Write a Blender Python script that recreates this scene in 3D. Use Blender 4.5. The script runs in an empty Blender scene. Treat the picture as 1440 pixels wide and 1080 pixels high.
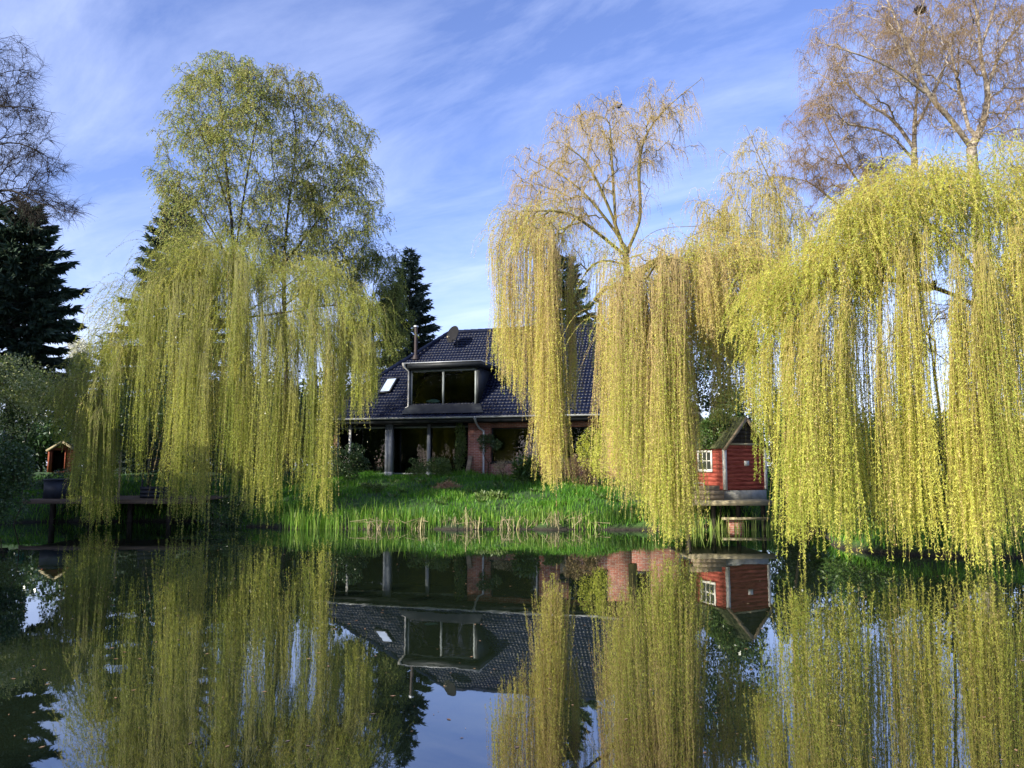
import bpy, math
import numpy as np

# ------------------------------------------------------------------ camera, sky, sun, exposure
scene = bpy.context.scene
C = scene.collection
RNG = np.random.default_rng(11)
FPX, HZ, CAMH = 1100.0, 655.0, 2.0
PITCH = math.atan((HZ - 540.0) / FPX)
cam_d = bpy.data.cameras.new("camera")
cam_d.sensor_width = 36.0
cam_d.lens = 36.0 * FPX / 1440.0
cam_d.clip_start, cam_d.clip_end = 0.1, 5000.0
cam = bpy.data.objects.new("camera", cam_d)
C.objects.link(cam)
cam.location = (0, 0, CAMH)
cam.rotation_euler = (math.pi / 2 + PITCH, 0, 0)
scene.camera = cam

SUN_EL, SUN_AZ = math.radians(27), math.radians(-50)   # azimuth measured from behind the camera, negative = to the left
SDIR = np.array([math.sin(SUN_AZ) * math.cos(SUN_EL), -math.cos(SUN_AZ) * math.cos(SUN_EL), math.sin(SUN_EL)])  # towards the sun
scene.view_settings.view_transform = 'Standard'
scene.view_settings.look = 'None'
scene.view_settings.gamma = 1.0
scene.view_settings.exposure = 0.95
sun_d = bpy.data.lights.new("sun", 'SUN')
sun_d.energy = 4.9
sun_d.angle = math.radians(0.55)
sun_d.color = (1.0, 0.93, 0.78)
sun = bpy.data.objects.new("sun", sun_d)
C.objects.link(sun)
from mathutils import Vector, Matrix
sun.rotation_euler = Vector(SDIR).to_track_quat('Z', 'Y').to_euler()

world = bpy.data.worlds.new("World")
scene.world = world
world.use_nodes = True
wn, wl = world.node_tree.nodes, world.node_tree.links
bg = wn["Background"]
sky = wn.new("ShaderNodeTexSky")
sky.sky_type = 'NISHITA'
sky.sun_disc = False
sky.sun_elevation = SUN_EL
sky.sun_rotation = math.atan2(SDIR[0], SDIR[1])
sky.air_density, sky.dust_density, sky.ozone_density = 1.0, 0.6, 2.2
bg.inputs["Strength"].default_value = 0.105


def W(kind, **kw):
    n = wn.new(kind)
    for k, v in kw.items():
        setattr(n, k, v)
    return n


def wmath(op, a, b=None, clamp=False):
    n = wn.new("ShaderNodeMath")
    n.operation = op
    n.use_clamp = clamp
    for i, v in enumerate((a, b)):
        if v is None:
            continue
        if isinstance(v, (int, float)):
            n.inputs[i].default_value = v
        else:
            wl.new(v, n.inputs[i])
    return n.outputs[0]


tc = W("ShaderNodeTexCoord")
sep = W("ShaderNodeSeparateXYZ")
wl.new(tc.outputs["Generated"], sep.inputs[0])
# project the view direction on a flat cloud deck
den = wmath('MAXIMUM', wmath('ADD', sep.outputs[2], 0.12), 0.03)
cx = wmath('DIVIDE', sep.outputs[0], den)
cy = wmath('DIVIDE', sep.outputs[1], den)
comb = W("ShaderNodeCombineXYZ")
wl.new(cx, comb.inputs[0])
wl.new(cy, comb.inputs[1])
mp = W("ShaderNodeMapping")
rot = W("ShaderNodeMapping")
rot.inputs["Rotation"].default_value = (0, 0, math.radians(38))
wl.new(comb.outputs[0], rot.inputs[0])
mp.inputs["Scale"].default_value = (0.42, 1.05, 1.0)
mp.inputs["Location"].default_value = (3.1, 1.7, 0)
wl.new(rot.outputs[0], mp.inputs[0])
nz = W("ShaderNodeTexNoise")
nz.inputs["Scale"].default_value = 2.3
nz.inputs["Detail"].default_value = 9.0
nz.inputs["Roughness"].default_value = 0.62
nz.inputs["Distortion"].default_value = 0.45
wl.new(mp.outputs[0], nz.inputs["Vector"])
ramp = W("ShaderNodeValToRGB")
ramp.color_ramp.elements[0].position = 0.42
ramp.color_ramp.elements[0].color = (0, 0, 0, 1)
ramp.color_ramp.elements[1].position = 0.82
ramp.color_ramp.elements[1].color = (1, 1, 1, 1)
wl.new(nz.outputs["Fac"], ramp.inputs[0])
# thicker bank of cloud low over the horizon
low = W("ShaderNodeMapRange")
low.inputs["From Min"].default_value = 0.30
low.inputs["From Max"].default_value = 0.02
low.inputs["To Min"].default_value = 0.0
low.inputs["To Max"].default_value = 0.5
wl.new(sep.outputs[2], low.inputs[0])
nz2 = W("ShaderNodeTexNoise")
nz2.inputs["Scale"].default_value = 3.2
nz2.inputs["Detail"].default_value = 6.0
wl.new(tc.outputs["Generated"], nz2.inputs["Vector"])
lowf = wmath('MULTIPLY', low.outputs[0], wmath('MULTIPLY', nz2.outputs["Fac"], 1.7))
fac = wmath('ADD', wmath('MULTIPLY', ramp.outputs[0], 0.42), lowf, clamp=True)
tint = W("ShaderNodeMix", data_type='RGBA', blend_type='MULTIPLY')
tint.inputs[0].default_value = 1.0
wl.new(sky.outputs[0], tint.inputs[6])
tint.inputs[7].default_value = (1.04, 1.0, 1.36, 1)
cm = W("ShaderNodeMix", data_type='RGBA', blend_type='MIX')
wl.new(fac, cm.inputs[0])
wl.new(tint.outputs[2], cm.inputs[6])
cm.inputs[7].default_value = (6.2, 6.9, 9.0, 1)
wl.new(cm.outputs[2], bg.inputs["Color"])


# ------------------------------------------------------------------ helpers
def px(x, y, D):
    """the point at ground distance D that the photograph's pixel (x, y) looks at"""
    dx, dy = (x - 720.0) / FPX, (540.0 - y) / FPX
    Y = math.cos(PITCH) - dy * math.sin(PITCH)
    Z = math.sin(PITCH) + dy * math.cos(PITCH)
    t = D / Y
    return np.array([dx * t, D, CAMH + Z * t])


def pxa(x, y, D):
    x, y, D = np.asarray(x, float), np.asarray(y, float), np.asarray(D, float)
    dx, dy = (x - 720.0) / FPX, (540.0 - y) / FPX
    Y = math.cos(PITCH) - dy * math.sin(PITCH)
    Z = math.sin(PITCH) + dy * math.cos(PITCH)
    t = D / Y
    return np.stack([dx * t, np.broadcast_to(D, dx.shape) * 1.0, CAMH + Z * t], -1)


def nrm(v):
    return v / np.maximum(np.linalg.norm(v, axis=-1, keepdims=True), 1e-9)


class MB:
    """collects verts and faces, then links them as ONE mesh object"""
    def __init__(s):
        s.V, s.Q, s.T, s.tq, s.tt, s.mq, s.mt, s.n = [], [], [], [], [], [], [], 0

    def quads(s, V, Q, tint=0.0, mat=0):
        V = np.asarray(V, float).reshape(-1, 3)
        Q = np.asarray(Q, np.int64).reshape(-1, 4)
        s.V.append(V); s.Q.append(Q + s.n); s.n += len(V)
        s.tq.append(np.broadcast_to(np.asarray(tint, float), (len(Q),)))
        s.mq.append(np.full(len(Q), mat))

    def tris(s, V, T, tint=0.0, mat=0):
        V = np.asarray(V, float).reshape(-1, 3)
        T = np.asarray(T, np.int64).reshape(-1, 3)
        s.V.append(V); s.T.append(T + s.n); s.n += len(V)
        s.tt.append(np.broadcast_to(np.asarray(tint, float), (len(T),)))
        s.mt.append(np.full(len(T), mat))

    def box(s, a, b, mat=0, tint=0.0):
        (x0, y0, z0), (x1, y1, z1) = a, b
        V = [(x0, y0, z0), (x1, y0, z0), (x1, y1, z0), (x0, y1, z0), (x0, y0, z1), (x1, y0, z1), (x1, y1, z1), (x0, y1, z1)]
        s.quads(V, [(0, 3, 2, 1), (4, 5, 6, 7), (0, 1, 5, 4), (1, 2, 6, 5), (2, 3, 7, 6), (3, 0, 4, 7)], tint, mat)

    def bar(s, p, q, w, d=None, mat=0, up=(0, 0, 1)):
        """square bar from p to q"""
        p, q = np.array(p, float), np.array(q, float)
        d = w if d is None else d
        t = nrm(q - p)
        up = np.array(up, float)
        if abs(np.dot(t, up)) > 0.95:
            up = np.array([0, 1.0, 0])
        a = nrm(np.cross(t, up)) * w / 2
        b = nrm(np.cross(a, t)) * d / 2
        V = [p - a - b, p + a - b, p + a + b, p - a + b, q - a - b, q + a - b, q + a + b, q - a + b]
        s.quads(V, [(0, 3, 2, 1), (4, 5, 6, 7), (0, 1, 5, 4), (1, 2, 6, 5), (2, 3, 7, 6), (3, 0, 4, 7)], 0, mat)

    def tubes(s, P, R, k=6, tint=0.0, mat=0, cap=False):
        """P (N,S,3) paths, R (N,S) radii"""
        P = np.asarray(P, float)
        R = np.asarray(R, float)
        if P.ndim == 2:
            P, R = P[None], R[None]
        N, S, _ = P.shape
        if N == 0:
            return
        T = np.gradient(P, axis=1) if S > 1 else P
        T = nrm(T)
        ref = np.zeros((N, 1, 3)) + np.array([0.0, 0.0, 1.0])
        main = nrm(P[:, -1] - P[:, 0])
        flip = np.abs(main[:, 2]) > 0.75
        ref[flip] = np.array([0.31, 0.95, 0.0])
        A = nrm(np.cross(T, ref))
        B = np.cross(T, A)
        ang = np.arange(k) * 2 * math.pi / k
        ring = (A[:, :, None, :] * np.cos(ang)[None, None, :, None] + B[:, :, None, :] * np.sin(ang)[None, None, :, None])
        V = P[:, :, None, :] + ring * R[:, :, None, None]
        base = (np.arange(N) * S * k)[:, None, None] + (np.arange(S - 1) * k)[None, :, None]
        j = np.arange(k)[None, None, :]
        j2 = (j + 1) % k
        Q = np.stack([base + j, base + j2, base + k + j2, base + k + j], -1).reshape(-1, 4)
        tq = np.repeat(np.broadcast_to(np.asarray(tint, float), (N,)), (S - 1) * k)
        s.quads(V.reshape(-1, 3), Q, tq, mat)
        if cap:
            for n in range(N):
                for e in (0, S - 1):
                    c = P[n, e]
                    ringv = V[n, e]
                    s.tris(np.vstack([ringv, c[None]]), [(i, (i + 1) % k, k) for i in range(k)], 0, mat)

    def build(s, name, mats, parent=None, smooth=False):
        me = bpy.data.meshes.new(name)
        V = np.concatenate(s.V) if s.V else np.zeros((0, 3))
        Q = np.concatenate(s.Q) if s.Q else np.zeros((0, 4), np.int64)
        T = np.concatenate(s.T) if s.T else np.zeros((0, 3), np.int64)
        me.vertices.add(len(V))
        me.vertices.foreach_set("co", V.astype(np.float32).ravel())
        loops = np.concatenate([Q.ravel(), T.ravel()]).astype(np.int32)
        me.loops.add(len(loops))
        me.loops.foreach_set("vertex_index", loops)
        nq, nt = len(Q), len(T)
        me.polygons.add(nq + nt)
        st = np.concatenate([np.arange(nq) * 4, nq * 4 + np.arange(nt) * 3]).astype(np.int32)
        me.polygons.foreach_set("loop_start", st)
        mi = np.concatenate((s.mq + s.mt) or [np.zeros(0)]).astype(np.int32)
        me.polygons.foreach_set("material_index", mi)
        if smooth:
            me.polygons.foreach_set("use_smooth", np.ones(nq + nt, bool))
        tv = np.concatenate((s.tq + s.tt) or [np.zeros(0)]).astype(np.float32)
        me.update(calc_edges=True)
        if tv.any():
            at = me.attributes.new("tint", 'FLOAT', 'FACE')
            at.data.foreach_set("value", tv)
        for m in (mats if isinstance(mats, (list, tuple)) else [mats]):
            me.materials.append(m)
        o = bpy.data.objects.new(name, me)
        C.objects.link(o)
        if parent is not None:
            o.parent = parent
        return o


def empty(name, loc, rz=0.0):
    o = bpy.data.objects.new(name, None)
    C.objects.link(o)
    o.empty_display_size = 0.2
    o.location = tuple(float(v) for v in loc)
    o.rotation_euler = (0, 0, rz)
    return o


def tag(o, label=None, cat=None, group=None, kind=None):
    if label: o["label"] = label
    if cat: o["category"] = cat
    if group: o["group"] = group
    if kind: o["kind"] = kind
    return o


def attach(part, root):
    """parent a mesh built in world coordinates to a thing whose Empty stands elsewhere"""
    part.parent = root
    bpy.context.view_layer.update()
    part.matrix_parent_inverse = root.matrix_world.inverted()
    return part


# ------------------------------------------------------------------ materials
def mat(name):
    m = bpy.data.materials.new(name)
    m.use_nodes = True
    return m, m.node_tree.nodes, m.node_tree.links, m.node_tree.nodes["Principled BSDF"]


def ramp_node(n, stops):
    r = n.new("ShaderNodeValToRGB")
    e = r.color_ramp.elements
    while len(e) < len(stops):
        e.new(0.5)
    for k, (p, c) in enumerate(stops):
        e[k].position = p
        e[k].color = (*c, 1)
    return r


def plain(name, c1, c2=None, scale=6.0, rough=0.7, spec=0.4, metal=0.0, bump=0.0, stretch=(1, 1, 1), detail=5.0):
    m, n, l, b = mat(name)
    c2 = c2 or tuple(v * 0.65 for v in c1)
    tcn = n.new("ShaderNodeTexCoord")
    mpn = n.new("ShaderNodeMapping")
    mpn.inputs["Scale"].default_value = stretch
    l.new(tcn.outputs["Object"], mpn.inputs[0])
    t = n.new("ShaderNodeTexNoise")
    t.inputs["Scale"].default_value = scale
    t.inputs["Detail"].default_value = detail
    t.inputs["Roughness"].default_value = 0.62
    l.new(mpn.outputs[0], t.inputs["Vector"])
    r = ramp_node(n, [(0.32, c2), (0.68, c1)])
    l.new(t.outputs["Fac"], r.inputs[0])
    l.new(r.outputs[0], b.inputs["Base Color"])
    b.inputs["Roughness"].default_value = rough
    b.inputs["Specular IOR Level"].default_value = spec
    b.inputs["Metallic"].default_value = metal
    if bump:
        bp = n.new("ShaderNodeBump")
        bp.inputs["Strength"].default_value = bump
        bp.inputs["Distance"].default_value = 0.02
        l.new(t.outputs["Fac"], bp.inputs["Height"])
        l.new(bp.outputs[0], b.inputs["Normal"])
    return m


def leafmat(name, stops, trans=0.35, rough=0.5, spec=0.3, jitter=0.35, tcol=None):
    """colour from each strand's own tint plus a little per-leaf chance"""
    m, n, l, b = mat(name)
    at = n.new("ShaderNodeAttribute")
    at.attribute_name = "tint"
    g = n.new("ShaderNodeNewGeometry")
    ma = n.new("ShaderNodeMath"); ma.operation = 'MULTIPLY_ADD'
    l.new(g.outputs["Random Per Island"], ma.inputs[0])
    ma.inputs[1].default_value = jitter
    l.new(at.outputs["Fac"], ma.inputs[2])
    r = ramp_node(n, stops)
    l.new(ma.outputs[0], r.inputs[0])
    l.new(r.outputs[0], b.inputs["Base Color"])
    b.inputs["Roughness"].default_value = rough
    b.inputs["Specular IOR Level"].default_value = spec
    tr = n.new("ShaderNodeBsdfTranslucent")
    hs = n.new("ShaderNodeHueSaturation")
    hs.inputs["Saturation"].default_value = 1.1
    hs.inputs["Value"].default_value = 1.1
    l.new(r.outputs[0], hs.inputs["Color"])
    l.new(hs.outputs[0], tr.inputs["Color"])
    mx = n.new("ShaderNodeMixShader")
    mx.inputs[0].default_value = trans
    l.new(b.outputs[0], mx.inputs[1])
    l.new(tr.outputs[0], mx.inputs[2])
    l.new(mx.outputs[0], n["Material Output"].inputs["Surface"])
    return m


M = {}
M['willow'] = leafmat("willow_leaf", [(0.0, (0.28, 0.35, 0.05)), (0.35, (0.50, 0.55, 0.09)), (0.7, (0.67, 0.65, 0.14)), (1.0, (0.72, 0.62, 0.21))], 0.45, jitter=0.22)
M['willow_tan'] = leafmat("tan_willow_leaf", [(0.0, (0.52, 0.50, 0.12)), (0.35, (0.70, 0.60, 0.20)), (0.7, (0.72, 0.55, 0.25)), (1.0, (0.56, 0.39, 0.19))], 0.42, jitter=0.22)
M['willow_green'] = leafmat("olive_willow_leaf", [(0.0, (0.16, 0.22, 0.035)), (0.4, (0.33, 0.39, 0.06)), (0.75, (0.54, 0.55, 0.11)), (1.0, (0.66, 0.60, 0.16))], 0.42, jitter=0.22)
M['willow_twig'] = plain("willow_twig", (0.46, 0.38, 0.09), (0.28, 0.22, 0.05), 3, 0.6)
M['tan_twig'] = plain("tan_twig", (0.46, 0.34, 0.13), (0.27, 0.19, 0.08), 3, 0.6)
M['olive_twig'] = plain("olive_twig", (0.26, 0.25, 0.06), (0.15, 0.14, 0.04), 3, 0.6)
M['willow_bark'] = plain("willow_bark", (0.17, 0.14, 0.085), (0.06, 0.05, 0.035), 9, 0.9, 0.2, bump=0.8, stretch=(1, 1, 0.25))
M['olive_bark'] = plain("mossy_bark", (0.25, 0.21, 0.07), (0.09, 0.08, 0.035), 9, 0.9, 0.2, bump=0.8, stretch=(1, 1, 0.25))
M['birch_leaf'] = leafmat("birch_leaf", [(0.0, (0.17, 0.24, 0.045)), (0.4, (0.31, 0.38, 0.08)), (0.75, (0.43, 0.46, 0.13)), (1.0, (0.48, 0.42, 0.16))], 0.4)
M['birch_olive'] = leafmat("young_olive_leaf", [(0.0, (0.12, 0.17, 0.035)), (0.4, (0.25, 0.30, 0.065)), (0.75, (0.38, 0.38, 0.11)), (1.0, (0.46, 0.35, 0.14))], 0.35)
M['birch_bud'] = leafmat("birch_catkins", [(0.0, (0.30, 0.19, 0.09)), (0.5, (0.42, 0.28, 0.12)), (1.0, (0.46, 0.34, 0.10))], 0.15)
M['dark_twig'] = plain("dark_twig", (0.040, 0.033, 0.026), (0.022, 0.018, 0.015), 4, 0.8, 0.2)
M['brown_twig'] = plain("brown_twig", (0.29, 0.20, 0.105), (0.17, 0.115, 0.06), 4, 0.8, 0.2)
M['birch_bark'] = plain("birch_bark", (0.55, 0.47, 0.36), (0.085, 0.065, 0.05), 4.5, 0.8, 0.2, bump=0.4, stretch=(1, 1, 2.2))
M['dark_bark'] = plain("dark_bark", (0.07, 0.06, 0.05), (0.03, 0.026, 0.022), 8, 0.95, 0.1, bump=0.7, stretch=(1, 1, 0.3))
M['spruce'] = leafmat("spruce_needles", [(0.0, (0.022, 0.044, 0.030)), (0.5, (0.045, 0.080, 0.050)), (0.85, (0.085, 0.11, 0.065)), (1.0, (0.16, 0.12, 0.085))], 0.1, 0.6)
M['blue_spruce'] = leafmat("blue_spruce_needles", [(0.0, (0.028, 0.050, 0.036)), (0.5, (0.060, 0.095, 0.065)), (1.0, (0.12, 0.16, 0.12))], 0.1, 0.6)
M['shrub_bright'] = leafmat("bright_shrub_leaf", [(0.0, (0.09, 0.15, 0.03)), (0.4, (0.22, 0.28, 0.07)), (0.8, (0.42, 0.44, 0.18)), (1.0, (0.6, 0.6, 0.38))], 0.35)
M['shrub_green'] = leafmat("green_shrub_leaf", [(0.0, (0.03, 0.07, 0.014)), (0.5, (0.075, 0.14, 0.028)), (1.0, (0.17, 0.23, 0.07))], 0.3, 0.35, 0.5)
M['shrub_dark'] = leafmat("dark_evergreen_leaf", [(0.0, (0.018, 0.045, 0.014)), (0.5, (0.045, 0.090, 0.026)), (1.0, (0.11, 0.16, 0.06))], 0.2, 0.3, 0.5)
M['shrub_brown'] = leafmat("dry_shrub_leaf", [(0.0, (0.10, 0.075, 0.04)), (0.5, (0.20, 0.14, 0.07)), (1.0, (0.30, 0.24, 0.12))], 0.25)
M['blossom'] = leafmat("white_blossom", [(0.0, (0.45, 0.47, 0.36)), (0.5, (0.70, 0.70, 0.64)), (1.0, (0.80, 0.80, 0.76))], 0.3)
M['grass'] = leafmat("lawn_blade", [(0.0, (0.035, 0.13, 0.012)), (0.5, (0.095, 0.26, 0.022)), (0.85, (0.20, 0.37, 0.045)), (1.0, (0.36, 0.40, 0.11))], 0.35, 0.45, 0.35)
M['reed'] = leafmat("green_reed", [(0.0, (0.05, 0.14, 0.015)), (0.5, (0.14, 0.27, 0.03)), (1.0, (0.34, 0.42, 0.10))], 0.35, 0.4, 0.4)
M['dry_reed'] = leafmat("dry_reed", [(0.0, (0.20, 0.14, 0.07)), (0.5, (0.36, 0.29, 0.15)), (1.0, (0.55, 0.48, 0.30))], 0.2, 0.5, 0.3)
M['stem'] = plain("woody_stem", (0.10, 0.075, 0.045), (0.05, 0.04, 0.025), 6, 0.9, 0.2)


# ------------------------------------------------------------------ vegetation machinery
def leaf_quads(mb, pos, dirs, ln, wd, tint, mat=0, rng=RNG):
    n = len(pos)
    side = nrm(np.cross(dirs, rng.normal(size=(n, 3))))
    up = np.cross(side, dirs)
    ln = np.broadcast_to(ln, (n,))[:, None]
    wd = np.broadcast_to(wd, (n,))[:, None]
    mid = pos + dirs * ln * 0.45 + up * wd * 0.18
    V = np.stack([pos, mid + side * wd * 0.5, pos + dirs * ln, mid - side * wd * 0.5], 1).reshape(-1, 3)
    Q = np.arange(n * 4).reshape(-1, 4)
    mb.quads(V, Q, tint, mat)


def strand_paths(starts, dirs, lens, S=7, turn=4.0, sway=0.05, rng=RNG, down=(0, 0, -1.0), lean=None):
    """hanging strands: leave along dirs and bend over to hang straight down"""
    N = len(starts)
    P = np.zeros((N, S, 3))
    P[:, 0] = starts
    step = (lens / (S - 1))[:, None]
    drift = rng.normal(size=(N, 3)) * np.array([1, 1, 0.0]) * sway + (0 if lean is None else lean)
    dn = np.array(down, float)[None]
    for s in range(1, S):
        t = (s - 0.5) / (S - 1)
        w = 1 - np.exp(-turn * t)
        d = dirs * (1 - w) + (dn + drift + rng.normal(size=(N, 3)) * sway * 0.5) * w
        P[:, s] = P[:, s - 1] + nrm(d) * step
    return P


def strand_leaves(mb, P, lens, spacing, ln, wd, tint, t0=0.05, spread=0.7, mat=0, rng=RNG, power=1.0):
    N, S, _ = P.shape
    cnt = np.maximum(1, (lens / spacing)).astype(int)
    idx = np.repeat(np.arange(N), cnt)
    t = t0 + (1 - t0) * rng.random(len(idx)) ** power
    f = t * (S - 1)
    i = np.minimum(f.astype(int), S - 2)
    w = (f - i)[:, None]
    a, b = P[idx, i], P[idx, i + 1]
    pos = a * (1 - w) + b * w
    tan = nrm(b - a)
    r = rng.normal(size=(len(idx), 3))
    d = nrm(tan + spread * nrm(r))
    L = ln * (0.6 + 0.8 * rng.random(len(idx)))
    leaf_quads(mb, pos, d, L, wd * (0.7 + 0.6 * rng.random(len(idx))), tint[idx], mat, rng)


def densify(pts, step=0.5):
    out = [pts[0]]
    for a, b in zip(pts[:-1], pts[1:]):
        n = max(1, int(np.linalg.norm(b - a) / step))
        for k in range(1, n + 1):
            out.append(a + (b - a) * k / n)
    return np.array(out)


def smooth_path(pts, step=0.45, it=2):
    p = np.array(pts, float)
    for _ in range(it):
        q = [p[0]]
        for a, b in zip(p[:-1], p[1:]):
            q += [a * 0.75 + b * 0.25, a * 0.25 + b * 0.75]
        q.append(p[-1])
        p = np.array(q)
    return densify(p, step)


class Skeleton:
    """limbs given by hand, then a branch grown to every target inside the crown"""
    def __init__(s, limbs, targets, bal=0.35, lift=0.25, jit=0.04, S=5, rng=RNG, rtip=0.006, expo=0.48, rmin=0.005):
        lim = [smooth_path(p) for p in limbs]
        nmax = sum(len(p) for p in lim) + len(targets) * S + 10
        pos = np.zeros((nmax, 3)); par = np.full(nmax, -1); plen = np.zeros(nmax); dr = np.zeros((nmax, 3))
        n = 0
        s.paths = []
        for li, p in enumerate(lim):
            if n == 0:
                prev, ids = -1, []
                start = 0
            else:
                d = np.linalg.norm(pos[:n] - p[0], axis=1)
                prev = int(np.argmin(d)); ids = [prev]
            for k, q in enumerate(p):
                pos[n] = q; par[n] = prev
                if prev >= 0:
                    L = np.linalg.norm(q - pos[prev])
                    plen[n] = plen[prev] + L
                    dr[n] = (q - pos[prev]) / max(L, 1e-6)
                else:
                    dr[n] = (0, 0, 1)
                ids.append(n); prev = n; n += 1
            s.paths.append(ids)
        s.nlimb = n
        tg = np.array(targets, float).reshape(-1, 3)
        if len(tg):
            base = pos[:n].copy()
            d0 = np.array([np.min(np.linalg.norm(base - t, axis=1)) for t in tg])
            for t in tg[np.argsort(d0)]:
                dv = t - pos[:n]
                d = np.linalg.norm(dv, axis=1)
                back = np.einsum('ij,ij->i', dv, dr[:n]) / np.maximum(d, 1e-6)
                cost = d * (1.25 - 0.35 * back) + bal * plen[:n]
                i = int(np.argmin(cost))
                dd = d[i]
                p0 = pos[i]
                p1 = p0 + dr[i] * dd * 0.38 + np.array([0, 0, lift * dd * 0.4])
                prev, ids = i, [i]
                for k in range(1, S + 1):
                    w = k / S
                    q = p0 * (1 - w) ** 2 + p1 * 2 * w * (1 - w) + t * w * w
                    if k < S:
                        q = q + rng.normal(size=3) * jit * dd
                    pos[n] = q; par[n] = prev
                    L = np.linalg.norm(q - pos[prev])
                    plen[n] = plen[prev] + L
                    dr[n] = (q - pos[prev]) / max(L, 1e-6)
                    ids.append(n); prev = n; n += 1
                s.paths.append(ids)
        s.pos, s.par, s.dir, s.n, s.plen = pos[:n], par[:n], dr[:n], n, plen[:n]
        cnt = np.zeros(n)
        kids = np.zeros(n, int)
        for i in range(n - 1, -1, -1):
            if cnt[i] == 0:
                cnt[i] = 1
            if s.par[i] >= 0:
                cnt[s.par[i]] += cnt[i] if kids[i] or True else 0
        # count of tips carried, with the chain itself not counted
        cnt = np.zeros(n)
        haskid = np.zeros(n, bool)
        haskid[s.par[s.par >= 0]] = True
        for i in range(n - 1, -1, -1):
            if not haskid[i]:
                cnt[i] += 1
            if s.par[i] >= 0:
                cnt[s.par[i]] += cnt[i]
        s.r = np.maximum(rmin, rtip * cnt ** expo)
        s.tip = ~haskid

    def mesh(s, mb, k_big=8, k_small=3, small=0.03, flare=None):
        groups = {}
        for ids in s.paths:
            r = s.r[ids].copy()
            if len(r) > 1 and ids[0] < ids[1] - 1:
                r[0] = min(r[0], r[1] * 1.25)
            k = k_big if r.max() > small else k_small
            groups.setdefault((len(ids), k), []).append((s.pos[ids], r))
        for (S, k), lst in groups.items():
            mb.tubes(np.array([a for a, _ in lst]), np.array([b for _, b in lst]), k)


def in_ellipsoids(ells, rng=RNG, shell=0.35):
    """ells: (cx, cy, rx, ry in pixels, distance, half depth, count) -> world points, most of them towards the outside"""
    out = []
    for (cx_, cy_, rx, ry, D, rd, n) in ells:
        u = nrm(rng.normal(size=(n, 3)))
        rad = (shell + (1 - shell) * rng.random(n)) ** 0.6
        u = u * rad[:, None]
        out.append(pxa(cx_ + u[:, 0] * rx, cy_ - u[:, 1] * ry, D + u[:, 2] * rd))
    return np.concatenate(out)


def ground_z(x, y):
    return float(terrain(np.array([x]), np.array([y]))[0])


# ------------------------------------------------------------------ terrain and water
POND = np.array([(-14.6, 19.5), (-17.2, 24), (-17.4, 28.2), (-11, 28.8), (-9.6, 26.6), (-7, 25.5), (-3, 25.1), (1, 25.0), (4.8, 24.8),
                 (5.6, 26.3), (8.8, 26.4), (9.3, 23.5), (8.2, 20.3), (8.3, 18.4), (10, 17.5), (13, 17.0), (16, 14), (17, 6), (14, 0.9), (2, 0.4),
                 (-12, 0.8), (-15, 6), (-14.4, 13)], float)


def pond_dist(x, y):
    """signed distance to the shore: positive on land"""
    p = np.stack([x, y], -1)
    best = np.full(x.shape, 1e9)
    inside = np.zeros(x.shape, bool)
    n = len(POND)
    for i in range(n):
        a, b = POND[i], POND[(i + 1) % n]
        ab = b - a
        t = np.clip(((p - a) @ ab) / (ab @ ab), 0, 1)
        d = np.linalg.norm(p - a - t[..., None] * ab, axis=-1)
        best = np.minimum(best, d)
        c = ((a[1] > y) != (b[1] > y)) & (x < (b[0] - a[0]) * (y - a[1]) / (b[1] - a[1] + 1e-12) + a[0])
        inside ^= c
    return np.where(inside, -best, best)


def terrain(x, y):
    d = pond_dist(x, y)
    d = d + (0.16 * np.sin(x * 2.3 + 1.1 * np.sin(y * 1.7)) + 0.10 * np.sin(x * 5.1 + 2 * np.sin(x * 1.3))) * np.exp(-np.abs(d))
    land = 0.03 + 0.40 * (1 - np.exp(-np.maximum(d, 0) * 1.1)) + 1.12 * np.clip(d / 8.5, 0, 1) ** 0.9
    bump = 0.09 * np.sin(x * 0.9 + 0.7 * y) * np.sin(y * 0.8 - 0.3 * x + 1) + 0.05 * np.sin(x * 2.1 - y * 1.3)
    near = np.clip((y + 2) / 6, 0, 1)          # the near bank behind the camera stays low
    land = land * (0.35 + 0.65 * near) + bump * np.clip(d / 2, 0, 1)
    return np.where(d > 0, land, np.maximum(-1.3, 0.03 + d * 0.9))


def axis(lo, hi, step, far, g=1.35):
    a = list(np.arange(lo, hi + 1e-6, step))
    s = step
    while a[-1] < far:
        s *= g
        a.append(a[-1] + s)
    s = step
    while a[0] > -far:
        s *= g
        a.insert(0, a[0] - s)
    return np.array(a)


gx, gy = axis(-24, 24, 0.3, 900), axis(-3, 46, 0.3, 1400)
GX, GY = np.meshgrid(gx, gy)
GZ = terrain(GX, GY)
mb = MB()
nx, ny = len(gx), len(gy)
ii = (np.arange(ny - 1)[:, None] * nx + np.arange(nx - 1)[None]).ravel()
mb.quads(np.stack([GX, GY, GZ], -1).reshape(-1, 3), np.stack([ii, ii + 1, ii + nx + 1, ii + nx], -1))
m, n, l, b = mat("grassy_soil")
tcn = n.new("ShaderNodeTexCoord")
t1 = n.new("ShaderNodeTexNoise"); t1.inputs["Scale"].default_value = 0.9; t1.inputs["Detail"].default_value = 9
l.new(tcn.outputs["Object"], t1.inputs["Vector"])
r1 = ramp_node(n, [(0.3, (0.020, 0.028, 0.010)), (0.5, (0.028, 0.075, 0.012)), (0.7, (0.055, 0.125, 0.018))])
l.new(t1.outputs["Fac"], r1.inputs[0])
sx = n.new("ShaderNodeSeparateXYZ"); l.new(tcn.outputs["Object"], sx.inputs[0])
mr = n.new("ShaderNodeMapRange"); mr.inputs["From Min"].default_value = 0.03; mr.inputs["From Max"].default_value = 0.16
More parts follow.
